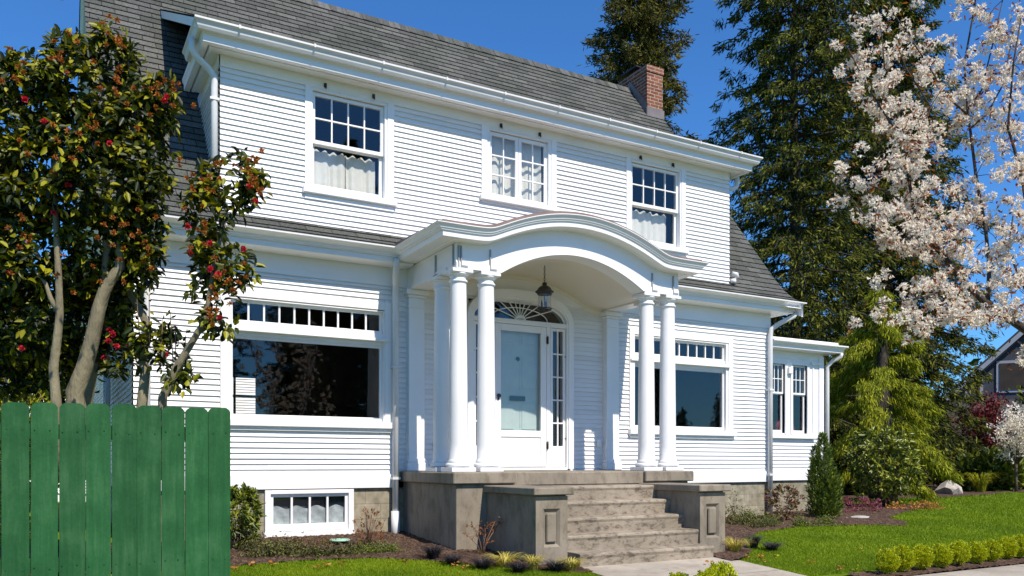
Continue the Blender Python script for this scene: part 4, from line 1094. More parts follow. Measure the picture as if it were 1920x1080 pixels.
BL = [(20, 690, 60, 60, 7.7), (120, 690, 60, 50, 7.8), (190, 560, 70, 70, 7.8), (110, 640, 60, 60, 7.7), (60, 190, 75, 90, 7.1), (160, 170, 85, 95, 7.0), (245, 215, 75, 95, 7.0), (70, 330, 90, 100, 7.0), (180, 320, 110, 110, 6.95), (265, 320, 60, 90, 7.0), (60, 470, 90, 90, 7.1),
      (180, 460, 100, 90, 7.2), (262, 440, 45, 60, 7.1), (45, 600, 75, 80, 7.3), (170, 590, 85, 85, 7.5), (215, 660, 40, 45, 7.5), (-60, 300, 110, 190, 7.1), (-60, 560, 90, 130, 7.3),
      (130, 95, 28, 34, 7.0), (205, 85, 30, 30, 7.0), (228, 128, 14, 44, 7.05), (20, 150, 40, 40, 7.1), (268, 500, 28, 55, 7.2),
      (425, 350, 58, 52, 6.95), (450, 330, 30, 38, 6.95), (392, 400, 48, 45, 6.9), (400, 470, 42, 50, 6.9), (440, 505, 36, 36, 6.9), (395, 545, 36, 40, 6.9), (410, 600, 30, 28, 6.9),
      (290, 650, 48, 40, 7.25), (320, 690, 26, 40, 7.25), (340, 715, 22, 26, 6.9), (125, 250, 70, 60, 7.0), (308, 178, 26, 34, 6.9), (222, 85, 20, 28, 6.95), (480, 345, 16, 22, 6.9)]
P = []; D = []
for u, v, ru, rv, t in BL:
    k = max(8, int(ru * rv * .0175))
    d = rdir(k); rad = np.cbrt(RNG.uniform(.12, 1, (k, 1)))
    tw = 0.75 * ru / FPX * t
    c = cat_(u, v, t); rt = np.array((SA, -CA, 0)); fw = np.array((CA, SA, 0)); upv = np.array((0, 0, 1.))
    q = d * rad
    W = c + rt * q[:, :1] * ru / FPX * t + fw * q[:, 1:2] * max(tw, .18) + upv * q[:, 2:] * rv / FPX * t
    ax = unit(d[:, :1] * rt + d[:, 1:2] * fw * 1.1 + d[:, 2:] * upv * .6 + RNG.normal(size=(k, 3)) * .35 + np.array((0, -.15, .45)))
    for w_, a_ in zip(W, ax):
        m_ = int(RNG.integers(8, 13)); e = rdir(m_); e = unit(np.cross(e, a_) + a_ * RNG.uniform(-.5, .9, (m_, 1)) + np.array((0, 0, -.22)))
        P.append(w_ + e * .012 + RNG.normal(size=(m_, 3)) * .022); D.append(e)
P = np.concatenate(P); D = np.concatenate(D); n = len(P)
# open gaps: drop leaves inside random small voids
vo = P[RNG.integers(0, n, 95)]; keep = np.ones(n, bool)
for c in vo: keep &= np.linalg.norm(P - c, axis=1) > RNG.uniform(.06, .14)
P, D = P[keep], D[keep]; n = len(P)
leaves('crown', P, D, RNG.uniform(.065, .108, n), RNG.uniform(.034, .052, n), 'camellia_leaf', ct, .22, True, unit(np.array((.1, -.5, .8))))
# sprigs of bare upright shoots
sp = []; SPP = []; SPD = []
for u, v0, v1 in ((268, 250, 195), (262, 640, 560), (280, 650, 555), (300, 690, 600), (330, 690, 610), (345, 680, 625), (325, 690, 585), (232, 120, 60), (140, 80, 60)):
    a, b = cat_(u, v0, 7.1), cat_(u + random.uniform(-6, 8), v1, 7.1); sp.append(([a, (a + b) / 2, b], [.005, .004, .003]))
    for f in (.3, .5, .7, .9, 1, 1): SPP.append(a + (b - a) * f); SPD.append(rdir(1, .1)[0])
tubes('shoot', sp, 'twig', ct, 5)
leaves('shoot_leaf', np.array(SPP), np.array(SPD), .055, .026, 'camellia_leaf', ct, .2)
def flowers(name, uvs, mat, r, npet, lw):
    FP = []; FD = []
    for (u, v, t) in uvs:
        c = cat_(u, v, t); d = rdir(npet) ; d = unit(d + np.array((.0, -.5, .3)))
        FP.append(c + d * r * .12); FD.append(d)
    FP = np.concatenate(FP); FD = np.concatenate(FD); n = len(FP)
    return leaves(name, FP, FD, r * RNG.uniform(.7, 1.1, n), r * lw, mat, ct, .3)
red = [(308, 190, 6.75), (312, 182, 6.75), (84, 228, 6.7), (128, 348, 6.7), (206, 270, 6.7), (46, 186, 6.8), (101, 400, 6.75), (206, 620, 7.1), (212, 628, 7.1), (218, 650, 7.1), (203, 640, 7.1), (243, 652, 7.2), (40, 653, 7.0),
       (352, 425, 6.7), (394, 457, 6.65), (355, 475, 6.7), (408, 515, 6.65), (394, 505, 6.65), (457, 467, 6.7), (468, 350, 6.75), (412, 597, 6.7), (478, 378, 6.75), (310, 665, 7.1), (196, 672, 7.2), (20, 512, 6.9)]
spent = [(u, v, t) for u, v, ru, rv, t in BL if v < 640 for _ in range(6) for u, v, t in [(u + random.uniform(-.62, .62) * ru, v + random.uniform(-.75, .55) * rv, t - .2)]]
spent += [(137, 298, 6.7), (170, 217, 6.7), (180, 230, 6.7), (250, 165, 6.75), (270, 165, 6.75), (300, 145, 6.8), (320, 165, 6.8), (222, 70, 6.85), (465, 300, 6.75), (482, 345, 6.75), (490, 355, 6.75), (415, 305, 6.8), (440, 310, 6.75), (457, 495, 6.7), (460, 520, 6.7), (430, 570, 6.7), (396, 580, 6.7), (270, 490, 7.0), (395, 560, 6.7), (360, 352, 6.75), (347, 392, 6.7)]
for r_ in red: flowers('flower', [r_], 'camellia_petal', .030, 26, .75)
kind(flowers('spent_flower', spent, 'spent_petal', .026, 20, .5), 'stuff')

# ---- serviceberry in bloom, near the camera on the right
sb = at(1995, 868, 5.1); sb[2] = -.35
sv = empty('blossom_tree', tuple(sb), 'white flowering tree with coppery young leaves reaching in from the right edge', 'tree')
def s_(u, v, t): return at(u, v, t) - sb
def sp_(pts, r0, r1):
    p = [s_(u, v, t) for u, v, t in pts]; return (p, [r0 + (r1 - r0) * i / (len(p) - 1) for i in range(len(p))])
br = [sp_([(1995, 1250, 5.1), (1990, 950, 5.1), (1985, 760, 5.05), (1970, 680, 5.05), (1925, 620, 5.0), (1880, 590, 4.95), (1845, 565, 4.9), (1800, 520, 4.85), (1765, 475, 4.8), (1735, 440, 4.75), (1715, 405, 4.75), (1705, 340, 4.7), (1690, 260, 4.7), (1665, 225, 4.7)], .034, .005),
      sp_([(1852, 575, 4.92), (1855, 500, 5.0), (1848, 430, 5.05), (1830, 330, 5.1), (1820, 250, 5.15), (1814, 205, 5.15), (1808, 120, 5.2), (1828, 10, 5.2), (1832, -60, 5.2)], .014, .004),
      sp_([(1814, 215, 5.15), (1780, 185, 5.1), (1745, 130, 5.1), (1700, 60, 5.1), (1675, 25, 5.1)], .007, .003),
      sp_([(1813, 208, 5.15), (1840, 170, 5.1), (1862, 80, 5.1), (1880, 0, 5.1)], .006, .003),
      sp_([(1820, 240, 5.15), (1850, 215, 5.2), (1880, 160, 5.2), (1900, 60, 5.2)], .006, .003),
      sp_([(1920, 350, 5.0), (1905, 290, 5.0), (1890, 240, 5.0), (1900, 120, 5.0), (1915, 30, 5.0)], .012, .004),
      sp_([(1970, 680, 5.05), (1950, 560, 4.8), (1935, 430, 4.8), (1920, 350, 5.0)], .03, .012),
      sp_([(1800, 520, 4.85), (1770, 545, 4.7), (1720, 560, 4.6), (1640, 570, 4.6)], .008, .003),
      sp_([(1735, 440, 4.75), (1690, 450, 4.6), (1640, 430, 4.55), (1580, 350, 4.55)], .008, .003),
      sp_([(1715, 405, 4.75), (1680, 370, 4.9), (1640, 350, 4.9), (1570, 330, 4.95)], .007, .003),
      sp_([(1705, 340, 4.7), (1720, 270, 4.8), (1745, 200, 4.8), (1700, 130, 4.8), (1680, 80, 4.8)], .006, .003),
      sp_([(1690, 260, 4.7), (1650, 200, 4.6), (1620, 150, 4.6), (1590, 90, 4.6)], .006, .003),
      sp_([(1880, 590, 4.95), (1830, 600, 4.7), (1780, 600, 4.6), (1700, 610, 4.6)], .009, .003),
      sp_([(1925, 620, 5.0), (1930, 560, 5.4), (1890, 470, 5.4), (1900, 400, 5.4)], .012, .004),
      sp_([(1765, 475, 4.8), (1790, 420, 5.0), (1800, 380, 5.0), (1770, 330, 5.0)], .007, .003),
      sp_([(1659, 140, 4.6), (1655, 80, 4.6), (1645, 10, 4.6)], .004, .002)]
CL = []
rr = random.Random(4)
for pts, rad in br[0:16]:
    p = np.array(pts); seg = np.linalg.norm(np.diff(p, axis=0), axis=1); tot_ = seg.sum()
    k = int(tot_ / .042)
    for _ in range(k):
        f = rr.random(); s0 = f * tot_; i = 0
        while s0 > seg[i] and i < len(seg) - 1: s0 -= seg[i]; i += 1
        c = p[i] + (p[i + 1] - p[i]) * s0 / seg[i]
        if rad[min(i, len(rad) - 1)] > .03: continue
        CL.append(c + np.array([rr.gauss(0, .05), rr.gauss(0, .05), rr.gauss(.0, .05)]))
# denser masses measured from the picture
for u, v, ru, rv, t, k in ((1700, 250, 60, 50, 4.75, 26), (1650, 190, 55, 45, 4.65, 20), (1610, 120, 40, 35, 4.6, 9), (1720, 320, 60, 50, 4.7, 30), (1760, 170, 60, 60, 4.9, 26), (1740, 60, 60, 50, 5.0, 16), (1830, 130, 40, 60, 5.1, 16), (1900, 330, 40, 90, 5.0, 34), (1890, 420, 50, 60, 5.2, 28),
                            (1700, 420, 80, 50, 4.7, 40), (1760, 400, 60, 50, 4.8, 26), (1640, 400, 70, 50, 4.6, 22), (1580, 330, 30, 30, 4.6, 7), (1800, 570, 90, 40, 4.8, 40), (1880, 520, 50, 50, 5.1, 34), (1740, 590, 80, 30, 4.6, 24), (1620, 520, 40, 20, 4.6, 7), (1690, 580, 60, 40, 4.6, 16), (1910, 180, 30, 90, 5.0, 22), (1820, 470, 40, 50, 5.0, 12), (1660, 330, 50, 40, 4.8, 14), (1730, 480, 60, 50, 4.75, 26), (1880, 40, 50, 40, 5.2, 12)):
    for _ in range(int(k * .36)): CL.append(s_(u + rr.gauss(0, .55) * ru, v + rr.gauss(0, .55) * rv, t + rr.gauss(0, .18)))
CL = np.array(CL)
tw = []
for c in CL[::2]:
    j = min(((np.linalg.norm(np.array(q) - c), tuple(q)) for pts, rad in br for q in pts), key=lambda z: z[0])
    if j[0] < .28: a = np.array(j[1]); tw.append(([a, (a + c) / 2 + np.array((0, 0, .012)), c], [.0022, .0018, .0012]))
tubes('branch', br + tw, 'bark_dark', sv, 6)
P = []; D = []
for c in CL:
    nf = rr.randint(13, 20)
    for _ in range(nf):
        d = rdir(1, .15)[0]; fc = c + d * rr.uniform(.008, .040)
        e = rdir(5); e = unit(np.cross(e, d) + d * .3); P.append(np.repeat(fc[None], 5, 0)); D.append(e)
P = np.concatenate(P); D = np.concatenate(D); n = len(P)
leaves('blossom', P, D, RNG.uniform(.016, .024, n), .0095, 'blossom', sv, .2)
n = int(len(CL) * 5.0); i = RNG.integers(0, len(CL), n)
D = rdir(n, -.15); leaves('leaf', CL[i] + RNG.normal(size=(n, 3)) * .03, D, RNG.uniform(.022, .042, n), RNG.uniform(.009, .015, n), 'copper_leaf', sv, .2)

# ------------------------------------------------------------------ shrubs
def shrub(name, label, base, r, nleaf, LL, LW, mat, stems=8, cat='shrub', group=None, shell=.5, clump=40, cs=.13, zc=None, up=.2, broad=True, seed=1, stem_mat='twig', fold=.2, sr=.008):
    global RNG
    RNG = np.random.default_rng(seed)
    t = empty(name, tuple(base), label, cat, group)
    zc = r[2] * .95 if zc is None else zc
    P, d = blob_points(nleaf, (0, 0, zc), r, shell, clump, cs)
    P[:, 2] = np.maximum(P[:, 2], .015)
    D = unit(unit(P - np.array((0, 0, zc * .6))) + RNG.normal(size=P.shape) * .55 + np.array((0, 0, up)))
    if stems:
        S = []
        for k in range(stems):
            q = P[RNG.integers(0, len(P))]; S.append(([(RNG.normal() * .03, RNG.normal() * .03, -.03), tuple(q * np.array((.5, .5, .55))), tuple(q)], [sr, sr * .7, sr * .35]))
        tubes('stem', S, stem_mat, t, 5)
    n = len(P)
    leaves('foliage', P, D, LL * RNG.uniform(.65, 1.25, n), LW * RNG.uniform(.7, 1.25, n), mat, t, fold, broad)
    return t
def G(u, v): return onground(u, v)
def whorl_shrub(name, label, base, r, zc, nw, per, LL, LW, mat, seed, sr=.016, tips=None):
    global RNG
    RNG = np.random.default_rng(seed); t = empty(name, tuple(base), label, 'shrub')
    d = rdir(nw, .15); rad = np.cbrt(RNG.uniform(.25, 1, (nw, 1))) * (1 + .14 * np.sin(d[:, :1] * 7 + d[:, 2:] * 5)); W = np.array((0, 0, zc)) + d * rad * np.array(r); W[:, 2] = np.maximum(W[:, 2], .08)
    ax = unit(d + np.array((0, -.1, .55)) + RNG.normal(size=(nw, 3)) * .3)
    P = []; D = []
    for c, a in zip(W, ax):
        e = rdir(per); e = unit(np.cross(e, a) + a * RNG.uniform(-.1, .7, (per, 1))); P.append(np.repeat(c[None], per, 0)); D.append(e)
    P = np.concatenate(P); D = np.concatenate(D); n = len(P)
    S = []
    for k in range(16): q = W[RNG.integers(0, nw)]; S.append(([(RNG.normal() * .05, RNG.normal() * .05, -.03), tuple(q * np.array((.45, .45, .55))), tuple(q)], [sr, sr * .7, sr * .3]))
    tubes('stem', S, 'bark_brown', t, 6)
    leaves('foliage', P, D, LL * RNG.uniform(.7, 1.2, n), LW * RNG.uniform(.8, 1.2, n), mat, t, .2, True)
    if tips:
        k = W[:, 2] > zc; V = W[k]; V = np.repeat(V, 5, 0); leaves('young_leaf', V, unit(rdir(len(V)) + np.array((0, 0, .9))), LL * .6, LW * .7, tips, t, .2)
    return t
whorl_shrub('rhododendron', 'large rounded rhododendron with pale pointed leaf whorls at the house corner bed', G(1655, 952), (.70, .7, .76), .92, 400, 9, .13, .042, 'rhodo_leaf', 31)
def cone_shrub():
    global RNG
    RNG = np.random.default_rng(32); b = G(1545, 973)
    t = empty('yew', tuple(b), 'narrow upright yew with yellowish lower tips in front of the wing', 'shrub')
    PP = []; DD = []
    for (ox, oy, h, r_, n) in ((-.03, 0, 1.42, .17, 1900), (.13, .04, 1.12, .15, 1200), (-.16, .05, 1.02, .14, 1100), (.08, -.12, .82, .16, 1000), (-.06, .14, 1.2, .13, 800), (.2, -.05, .6, .13, 600)):
        z = RNG.uniform(0, 1, n); rad = r_ * np.interp(z, [0, .1, .5, .85, 1], [.8, 1, .85, .45, .05]) * (.5 + .6 * RNG.random(n)); a = RNG.uniform(0, 2 * pi, n); rad *= 1 + .3 * np.sin(a * 3 + z * 14)
        PP.append(np.stack([ox * (.4 + .6 * z) + rad * np.cos(a), oy + rad * np.sin(a), .04 + z * h], 1)); DD.append(unit(np.stack([np.cos(a), np.sin(a), np.full(n, 1.1)], 1) + RNG.normal(size=(n, 3)) * .45))
    P = np.concatenate(PP); D = np.concatenate(DD)
    leaves('foliage', P, D, .085, .02, 'yew_leaf', t, .1, False)
    lo = P[:, 2] < .75; P2 = P[lo & (P[:, 0] > -.02)][:500]; leaves('young_tip', P2 * 1.04, rdir(len(P2), .5), .06, .018, 'yellow_green', t, .1, False)
    tubes('stem', [([(0, 0, -.05), (0, 0, 1.2)], [.03, .008])], 'bark_dark', t)
cone_shrub()
shrub('variegated_shrub', 'small dark shrub with pink and yellow tinged leaves by the corner downspout', G(1470, 978), (.33, .3, .32), 900, .055, .025, 'variegated_leaf', 8, clump=60, cs=.08, seed=33)
t = shrub('rose_bush', 'thin nearly bare rose bush between the yew and the wing wall', G(1490, 950), (.26, .22, .42), 60, .035, .018, 'brown_leaf', 14, clump=0, zc=.55, seed=34, sr=.006)
whorl_shrub('yellow_shrub', 'yellow-tipped rhododendron shrub at the right end of the green fence', G(449, 1032), (.22, .2, .33), 0.38, 170, 7, .085, .028, 'mid_green', 35, .008, 'yellow_green')
shrub('brown_shrub', 'dry reddish brown twiggy shrub below the basement window corner', G(690, 1027), (.20, .18, .24), 420, .03, .012, 'brown_leaf', 46, clump=60, cs=.05, zc=.24, seed=36, up=.6, sr=.0035)
def bare_shrub():
    global RNG
    RNG = np.random.default_rng(37); rr = random.Random(5); b = G(905, 1043)
    t = empty('bare_shrub', tuple(b), 'bare twiggy shrub with a few withered flowers against the stoop wall', 'shrub'); S = []; T = []
    for k in range(9):
        a = rr.uniform(-1, 1); h = rr.uniform(.18, .42); e = (a * .22, rr.uniform(-.08, .08), h); mid = (a * .07, e[1] * .4, h * .5)
        S.append(([(0, 0, 0), mid, e], [.006, .005, .0035])); T.append(e)
        for _ in range(3):
            f = rr.uniform(.5, .95); c = [mid[i] + (e[i] - mid[i]) * f for i in range(3)]; q = (c[0] + rr.gauss(0, .05), c[1] + rr.gauss(0, .04), c[2] + rr.uniform(.01, .07)); S.append(([c, q], [.003, .002])); T.append(q)
    tubes('stem', S, 'twig', t, 5); T = np.array(T); T = np.repeat(T, 4, 0); leaves('withered_flower', T + RNG.normal(size=T.shape) * .008, rdir(len(T), .3), .028, .014, 'brown_leaf', t, .2)
bare_shrub()
# grass-like clumps
def tuft(name, label, base, r, h, n, mat, group, seed, w=.007, cat='grass clump'):
    if cat == 'grass clump': r *= 1.25; n = int(n * 1.5)
    rg = np.random.default_rng(seed); V = []; F = []
    for k in range(n):
        a = rg.uniform(0, 2 * pi); L = rg.uniform(.5, 1); o = rg.uniform(0, .25) * r; d = np.array((cos(a), sin(a), 0)); s = np.array((-sin(a), cos(a), 0)) * w / 2
        i0 = len(V)
        for j in range(5):
            q = j / 4; p = d * (o + r * L * q ** 1.2) + np.array((0, 0, 1.7 * h * L * (1.7 * q - 1.15 * q * q))); ww = 1 - .85 * q
            V += [p - s * ww, p + s * ww]
        for j in range(4): F.append((i0 + 2 * j, i0 + 2 * j + 1, i0 + 2 * j + 3, i0 + 2 * j + 2))
    o = npmesh(name, np.array(V), np.array(F), mat); o.location = tuple(base); return tag(o, label, cat, group)
BG = 'black mondo grass clumps along the bed edge'; GG = 'golden sedge clumps beside the steps'
blk = [(812, 1050, .17, .16, 'black grass clump, leftmost one in the bed beside the stoop'), (848, 1061, .15, .12, 'black grass clump just right of the leftmost one, below the stoop corner'), (905, 1069, .17, .13, 'black grass clump in front of the bare twiggy shrub'),
       (972, 1076, .14, .12, 'black grass clump between the two golden sedges left of the steps'), (1042, 1074, .17, .13, 'black grass clump below the left pedestal, closest to the lowest step'), (1413, 1030, .13, .18, 'taller black grass clump next to the pale sedge right of the steps'), (1447, 1034, .17, .12, 'low spreading black grass clump at the lawn edge right of the steps')]
for i, (u, v, r, h, lb) in enumerate(blk): tuft('mondo_grass', lb, G(u, v), r, h, 230, 'black_blade', BG, 40 + i, .006)
gld = [(945, 1064, .22, .15, 'golden sedge clump in front of the left stoop wall'), (1000, 1072, .12, .17, 'thin golden sedge clump at the left foot of the left pedestal'), (1072, 1072, .16, .14, 'golden sedge clump tucked against the lowest step'), (1378, 1036, .22, .18, 'straw coloured sedge clump at the foot of the right pedestal')]
for i, (u, v, r, h, lb) in enumerate(gld): tuft('golden_sedge', lb, G(u, v), r, h, 130, 'gold_blade', GG, 60 + i, .009)
tuft('strap_leaf_plant', 'green strap-leaved clump at the foot of the rhododendron', G(1670, 938), .3, .28, 90, 'mid_green', None, 66, .02, 'plant')
tuft('strap_leaf_plant', 'yellow-green spiky clump left of the pale boulder', G(1722, 917), .42, .34, 110, 'yellow_green', None, 67, .03, 'plant')
tuft('strap_leaf_plant', 'yellow-green arching clump at the far lawn edge right of the boulder', G(1838, 925), .55, .62, 160, 'yellow_green', None, 68, .035, 'plant')
tuft('grey_grass', 'big grey-brown ornamental grass in the far bed', G(1895, 920), 1.0, 1.25, 420, 'grey_twig', None, 69, .035, 'plant')
# creepers in the beds
def creeper(label, uvs, n, mat, seed, LL=.03, hh=.09):
    n = int(n * 2.0); hh *= 1.45
    global RNG
    RNG = np.random.default_rng(seed); b = G(*uvs[0][:2]); P = []
    for u, v, rx, ry in uvs:
        c = G(u, v) - b; k = n // len(uvs); q = RNG.normal(size=(k, 3)) * np.array((rx * .5, ry * .5, 1)); q[:, 2] = np.abs(RNG.normal(size=k)) * hh * .6 * np.clip(1.2 - (q[:, 0] / rx) ** 2, .2, 1); P.append(c + q)
    P = np.concatenate(P); o = leaves('ground_cover_plant', P, rdir(len(P), .5), LL, LL * .5, mat, None, .2); o.location = tuple(b)
    return tag(o, label, 'ground cover', 'low creeping plants in the beds')
creeper('low green and yellow creeping plant below the basement window', [(520, 1040, .3, .18), (560, 1042, .25, .14), (480, 1036, .2, .12)], 1700, 'creeper', 71)
creeper('low grey-green creeping plant between the brown shrub and the lawn', [(680, 1040, .3, .10), (720, 1038, .25, .10)], 1300, 'mid_green', 72, .022, .07)
creeper('sparse brownish creeper against the foundation under the basement window', [(560, 1024, .4, .12), (610, 1023, .3, .1)], 700, 'variegated_leaf', 73, .022, .05)
creeper('low green plant at the outer side of the right pedestal', [(1372, 985, .18, .2), (1368, 962, .1, .2)], 500, 'creeper', 74, .035, .22)
creeper('mat of small green leaves along the lawn edge right of the stoop', [(1430, 990, .35, .12), (1400, 985, .2, .1)], 900, 'creeper', 75, .03, .07)
creeper('small green ground cover at the foot of the yew', [(1545, 985, .3, .12), (1500, 988, .2, .1)], 800, 'mid_green', 76, .03, .08)
creeper('leafy green ground cover filling the bed in front of the basement window', [(500, 1046, .3, .1), (590, 1046, .3, .1), (640, 1043, .3, .1)], 1500, 'creeper', 77, .03, .07)
creeper('dark low ground cover between the corner shrub and the right pedestal', [(1400, 975, .3, .15), (1440, 985, .25, .12)], 900, 'mid_green', 78, .03, .09)
for i, (u, v, r, lb) in enumerate(((1590, 962, .17, 'pink heather tuft directly right of the yew'), (1628, 960, .24, 'widest pink heather tuft below the rhododendron'), (1662, 950, .17, 'pink heather tuft nearest the rhododendron trunk'))):
    shrub('heather', lb, G(u, v), (r * 1.15, r, .16), 800, .04, .015, 'heather', 0, 'plant', 'pink heathers below the rhododendron', clump=50, cs=.07, zc=.12, seed=80 + i, up=.8)
shrub('orange_ground_cover', 'orange-brown withered ground cover at the lawn end of the island bed', G(1715, 955), (.62, .42, .12), 420, .06, .03, 'orange_leaf', 0, 'plant', clump=40, cs=.15, zc=.06, seed=84)
shrub('barberry_hedge', 'low pink-red barberry hedge above the boulder', G(1776, 900), (1.2, .8, .36), 1500, .11, .04, 'heather', 0, 'shrub', clump=90, cs=.16, zc=.42, seed=85, up=.7)
# rocks
def rock(name, label, base, r, mat, seed):
    bm_ = bpy.data.meshes.new(name); import bmesh
    b = bmesh.new(); bmesh.ops.create_icosphere(b, subdivisions=4, radius=1); rg = random.Random(seed)
    pl = [(unit(np.array((rg.gauss(0, 1), rg.gauss(0, 1), rg.gauss(.3, .8)))), rg.uniform(.62, .9)) for _ in range(14)]
    for v in b.verts:
        p = np.array(v.co)
        for nrm, dd in pl:
            k = float(np.dot(p, nrm)) - dd
            if k > 0: p = p - nrm * k
        p = p * (1 + .02 * sin(p[0] * 17) * sin(p[1] * 13 + p[2] * 19)); v.co = p * np.array(r)
    b.to_mesh(bm_); b.free(); bm_.materials.append(MATS[mat]); o = bpy.data.objects.new(name, bm_); C.objects.link(o); o.location = tuple(base); return tag(o, label, 'rock')
p = G(1781, 929); p[2] += .14; rock('boulder', 'pale weathered boulder at the far edge of the lawn', p, (.46, .38, .34), 'rock', 4)
p = G(1610, 972); p[2] += .02; rock('stepping_stone', 'flat pale stepping stone in the bed near the yew', p, (.30, .17, .03), 'stone_flat', 7)
m = MB()
q = [G(1690, 897), G(1790, 912), G(1800, 905), G(1700, 888)]
m.face([(a[0], a[1], .03) for a in q]); kind(m.build('gravel_path', 'stone_flat'), 'structure')
p = G(1688, 925); m = MB(); m.lathe([(.05, 0), (.17, .06), (.21, .17), (.19, .27), (.15, .30)], 0, 0, 24); o = m.build('glazed_pot', 'blue_glaze'); o.location = tuple(p); tag(o, 'dark blue glazed pot half hidden beside the rhododendron', 'pot')
# green utility lid in left bed
p = G(637, 1022); m = MB(); m.lathe([(.12, 0), (.125, .012), (.115, .022), (.04, .028)], 0, 0, 24); o = m.build('drain_lid', 'green_plastic'); o.location = (p[0], p[1], .0); tag(o, 'round pale green drain lid in the mulch under the basement window', 'lid')
# ---- boxwood balls: one built, the rest copied with their parts
HB = 'clipped yellow-green boxwood balls edging the sidewalk'
RNG = np.random.default_rng(90)
bx = shrub('boxwood', 'first boxwood ball of the right row, nearest the path', (0, 0, 0), (.125, .125, .135), 4200, .018, .012, 'boxwood_leaf', 5, 'shrub', HB, shell=.72, clump=260, cs=.075, zc=.18, seed=90, up=.4)
def dup(root, loc, rz, sc_, label):
    r = root.copy(); C.objects.link(r); r.location = loc; r.rotation_euler = (0, 0, rz); r.scale = (sc_,) * 3; r['label'] = label
    for ch in root.children: c = ch.copy(); C.objects.link(c); c.parent = r
    return r
right_u = [(1664, 1080), (1692, 1076), (1728, 1072), (1764, 1068), (1798, 1064), (1831, 1060), (1860, 1056), (1888, 1052), (1914, 1049)]
ordn = ['first', 'second', 'third', 'fourth', 'fifth', 'sixth', 'seventh', 'eighth', 'ninth']
rr = random.Random(8)
for i, (u, v) in enumerate(right_u):
    p = G(u, v); s = (.92, .99, .95, .92, .98, .88, .90, .93, .98)[i]
    if i == 0: bx.location = tuple(p); bx.scale = (s,) * 3; bx.rotation_euler = (0, 0, 1)
    else: dup(bx, tuple(p), rr.uniform(0, 6), s, f'{ordn[i]} boxwood ball from the left in the row right of the path')
for u, yy, s, lb in ((1222, -5.16, .93, 'leftmost boxwood ball peeking up at the bottom edge left of the path'), (1272, -5.10, .98, 'second boxwood ball at the bottom edge before the steps'), (1325, -5.12, .98, 'third boxwood ball at the bottom edge before the steps'), (1352, -5.02, 1.12, 'rightmost and tallest boxwood ball at the bottom edge before the steps')):
    s_u = (u - 960) / FPX; tt = (yy - CY) / (SA - CA * s_u); p = at(u, 868, tt); dup(bx, (p[0], p[1], -.30), rr.uniform(0, 6), s, lb)
# fallen leaves on the lawn
FLS = [(1455, 1048, 'yellow'), (1330, 1062, 'x'), (1428, 1058, 'x'), (1614, 1036, 'y'), (1606, 1074, 'y'), (1678, 976, 'y'), (1520, 1060, 'x'), (1425, 1050, 'x'), (1400, 1050, 'x'), (1575, 1072, 'x'), (595, 1071, 'x'), (760, 1058, 'x'), (470, 1066, 'x'), (510, 1064, 'x'), (610, 1068, 'x'), (640, 1062, 'x'), (440, 1074, 'x'), (855, 1066, 'x'), (870, 1070, 'x')]
for i, (u, v, k) in enumerate(FLS):
    p = G(u, v); RNG = np.random.default_rng(200 + i)
    o = leaves('fallen_leaf', np.zeros((4, 3)) + RNG.normal(size=(4, 3)) * .012, np.array([(1, .2, .1), (.3, 1, .2), (-.8, .4, .3), (.2, -1, .2)], float), .05, .03, 'yellow_green' if k != 'x' else 'orange_leaf', None, .3)
    o.location = (p[0], p[1], p[2] + .045); tag(o, 'small fallen leaf lying on the mown lawn', 'leaf', 'fallen leaves on the lawn')

# ------------------------------------------------------------------ backdrop on the right
nb = at(1948, 868, 46); nh = empty('neighbour_house', (nb[0], nb[1], -.35), 'slate grey gabled house with white trim far behind the red-leaved tree', 'house'); nh.rotation_euler = (0, 0, -.98)
m = MB(); hw = 4.6; ze = 5.2; za = 9.5
m.box(-hw + .4, hw - .4, 0, 9, 0, ze); m.face([(-hw + .4, 0, ze), (hw - .4, 0, ze), (0, 0, za - .45)]); m.build('wall', 'slate_wall', nh)
m = MB()
for sx in (-1, 1):
    q = [(0, -.5, za), (sx * hw, -.5, ze - .1), (sx * hw, 9.3, ze - .1), (0, 9.3, za)]; m.face(q); m.face([(a, b, c + .12) for a, b, c in q]); m.face([q[0], q[1], (q[1][0], q[1][1], q[1][2] + .12), (0, -.5, za + .12)])
m.build('roof', 'dark_roof', nh)
m = MB()
for sx in (-1, 1):
    a = [(0, -.52, za - .02), (sx * hw, -.52, ze - .12), (sx * hw, -.52, ze - .42), (0, -.52, za - .34)]; m.face(a)
m.build('rake_board', 'slate_trim', nh)
for xa, xb, za_, zb in ((-3.45, -2.85, 5.2, 6.0), (-1.9, -.5, 5.4, 6.9)):
    m = MB(); m.box(xa - .15, xb + .15, -.06, -.002, za_ - .15, zb + .15); wn = m.build('window', 'slate_trim', nh)
    m = MB(); m.box(xa, xb, -.09, -.0605, za_, zb); m.build('pane', 'interior', wn)
m = MB(); m.face([(-hw + .2, -2.4, 3.7), (hw - .2, -2.4, 3.7), (hw - .2, -.01, 4.85), (-hw + .2, -.01, 4.85)]); m.box(-hw + .4, hw - .4, -2.2, -2.0, 3.4, 3.65); m.build('porch_roof', 'dark_roof', nh)
for xx in (-3.8, -1.2, 1.4, 3.9): m = MB(); m.box(xx - .1, xx + .1, -2.2, -2.0, 0, 3.4); m.build('post', 'slate_trim', nh)
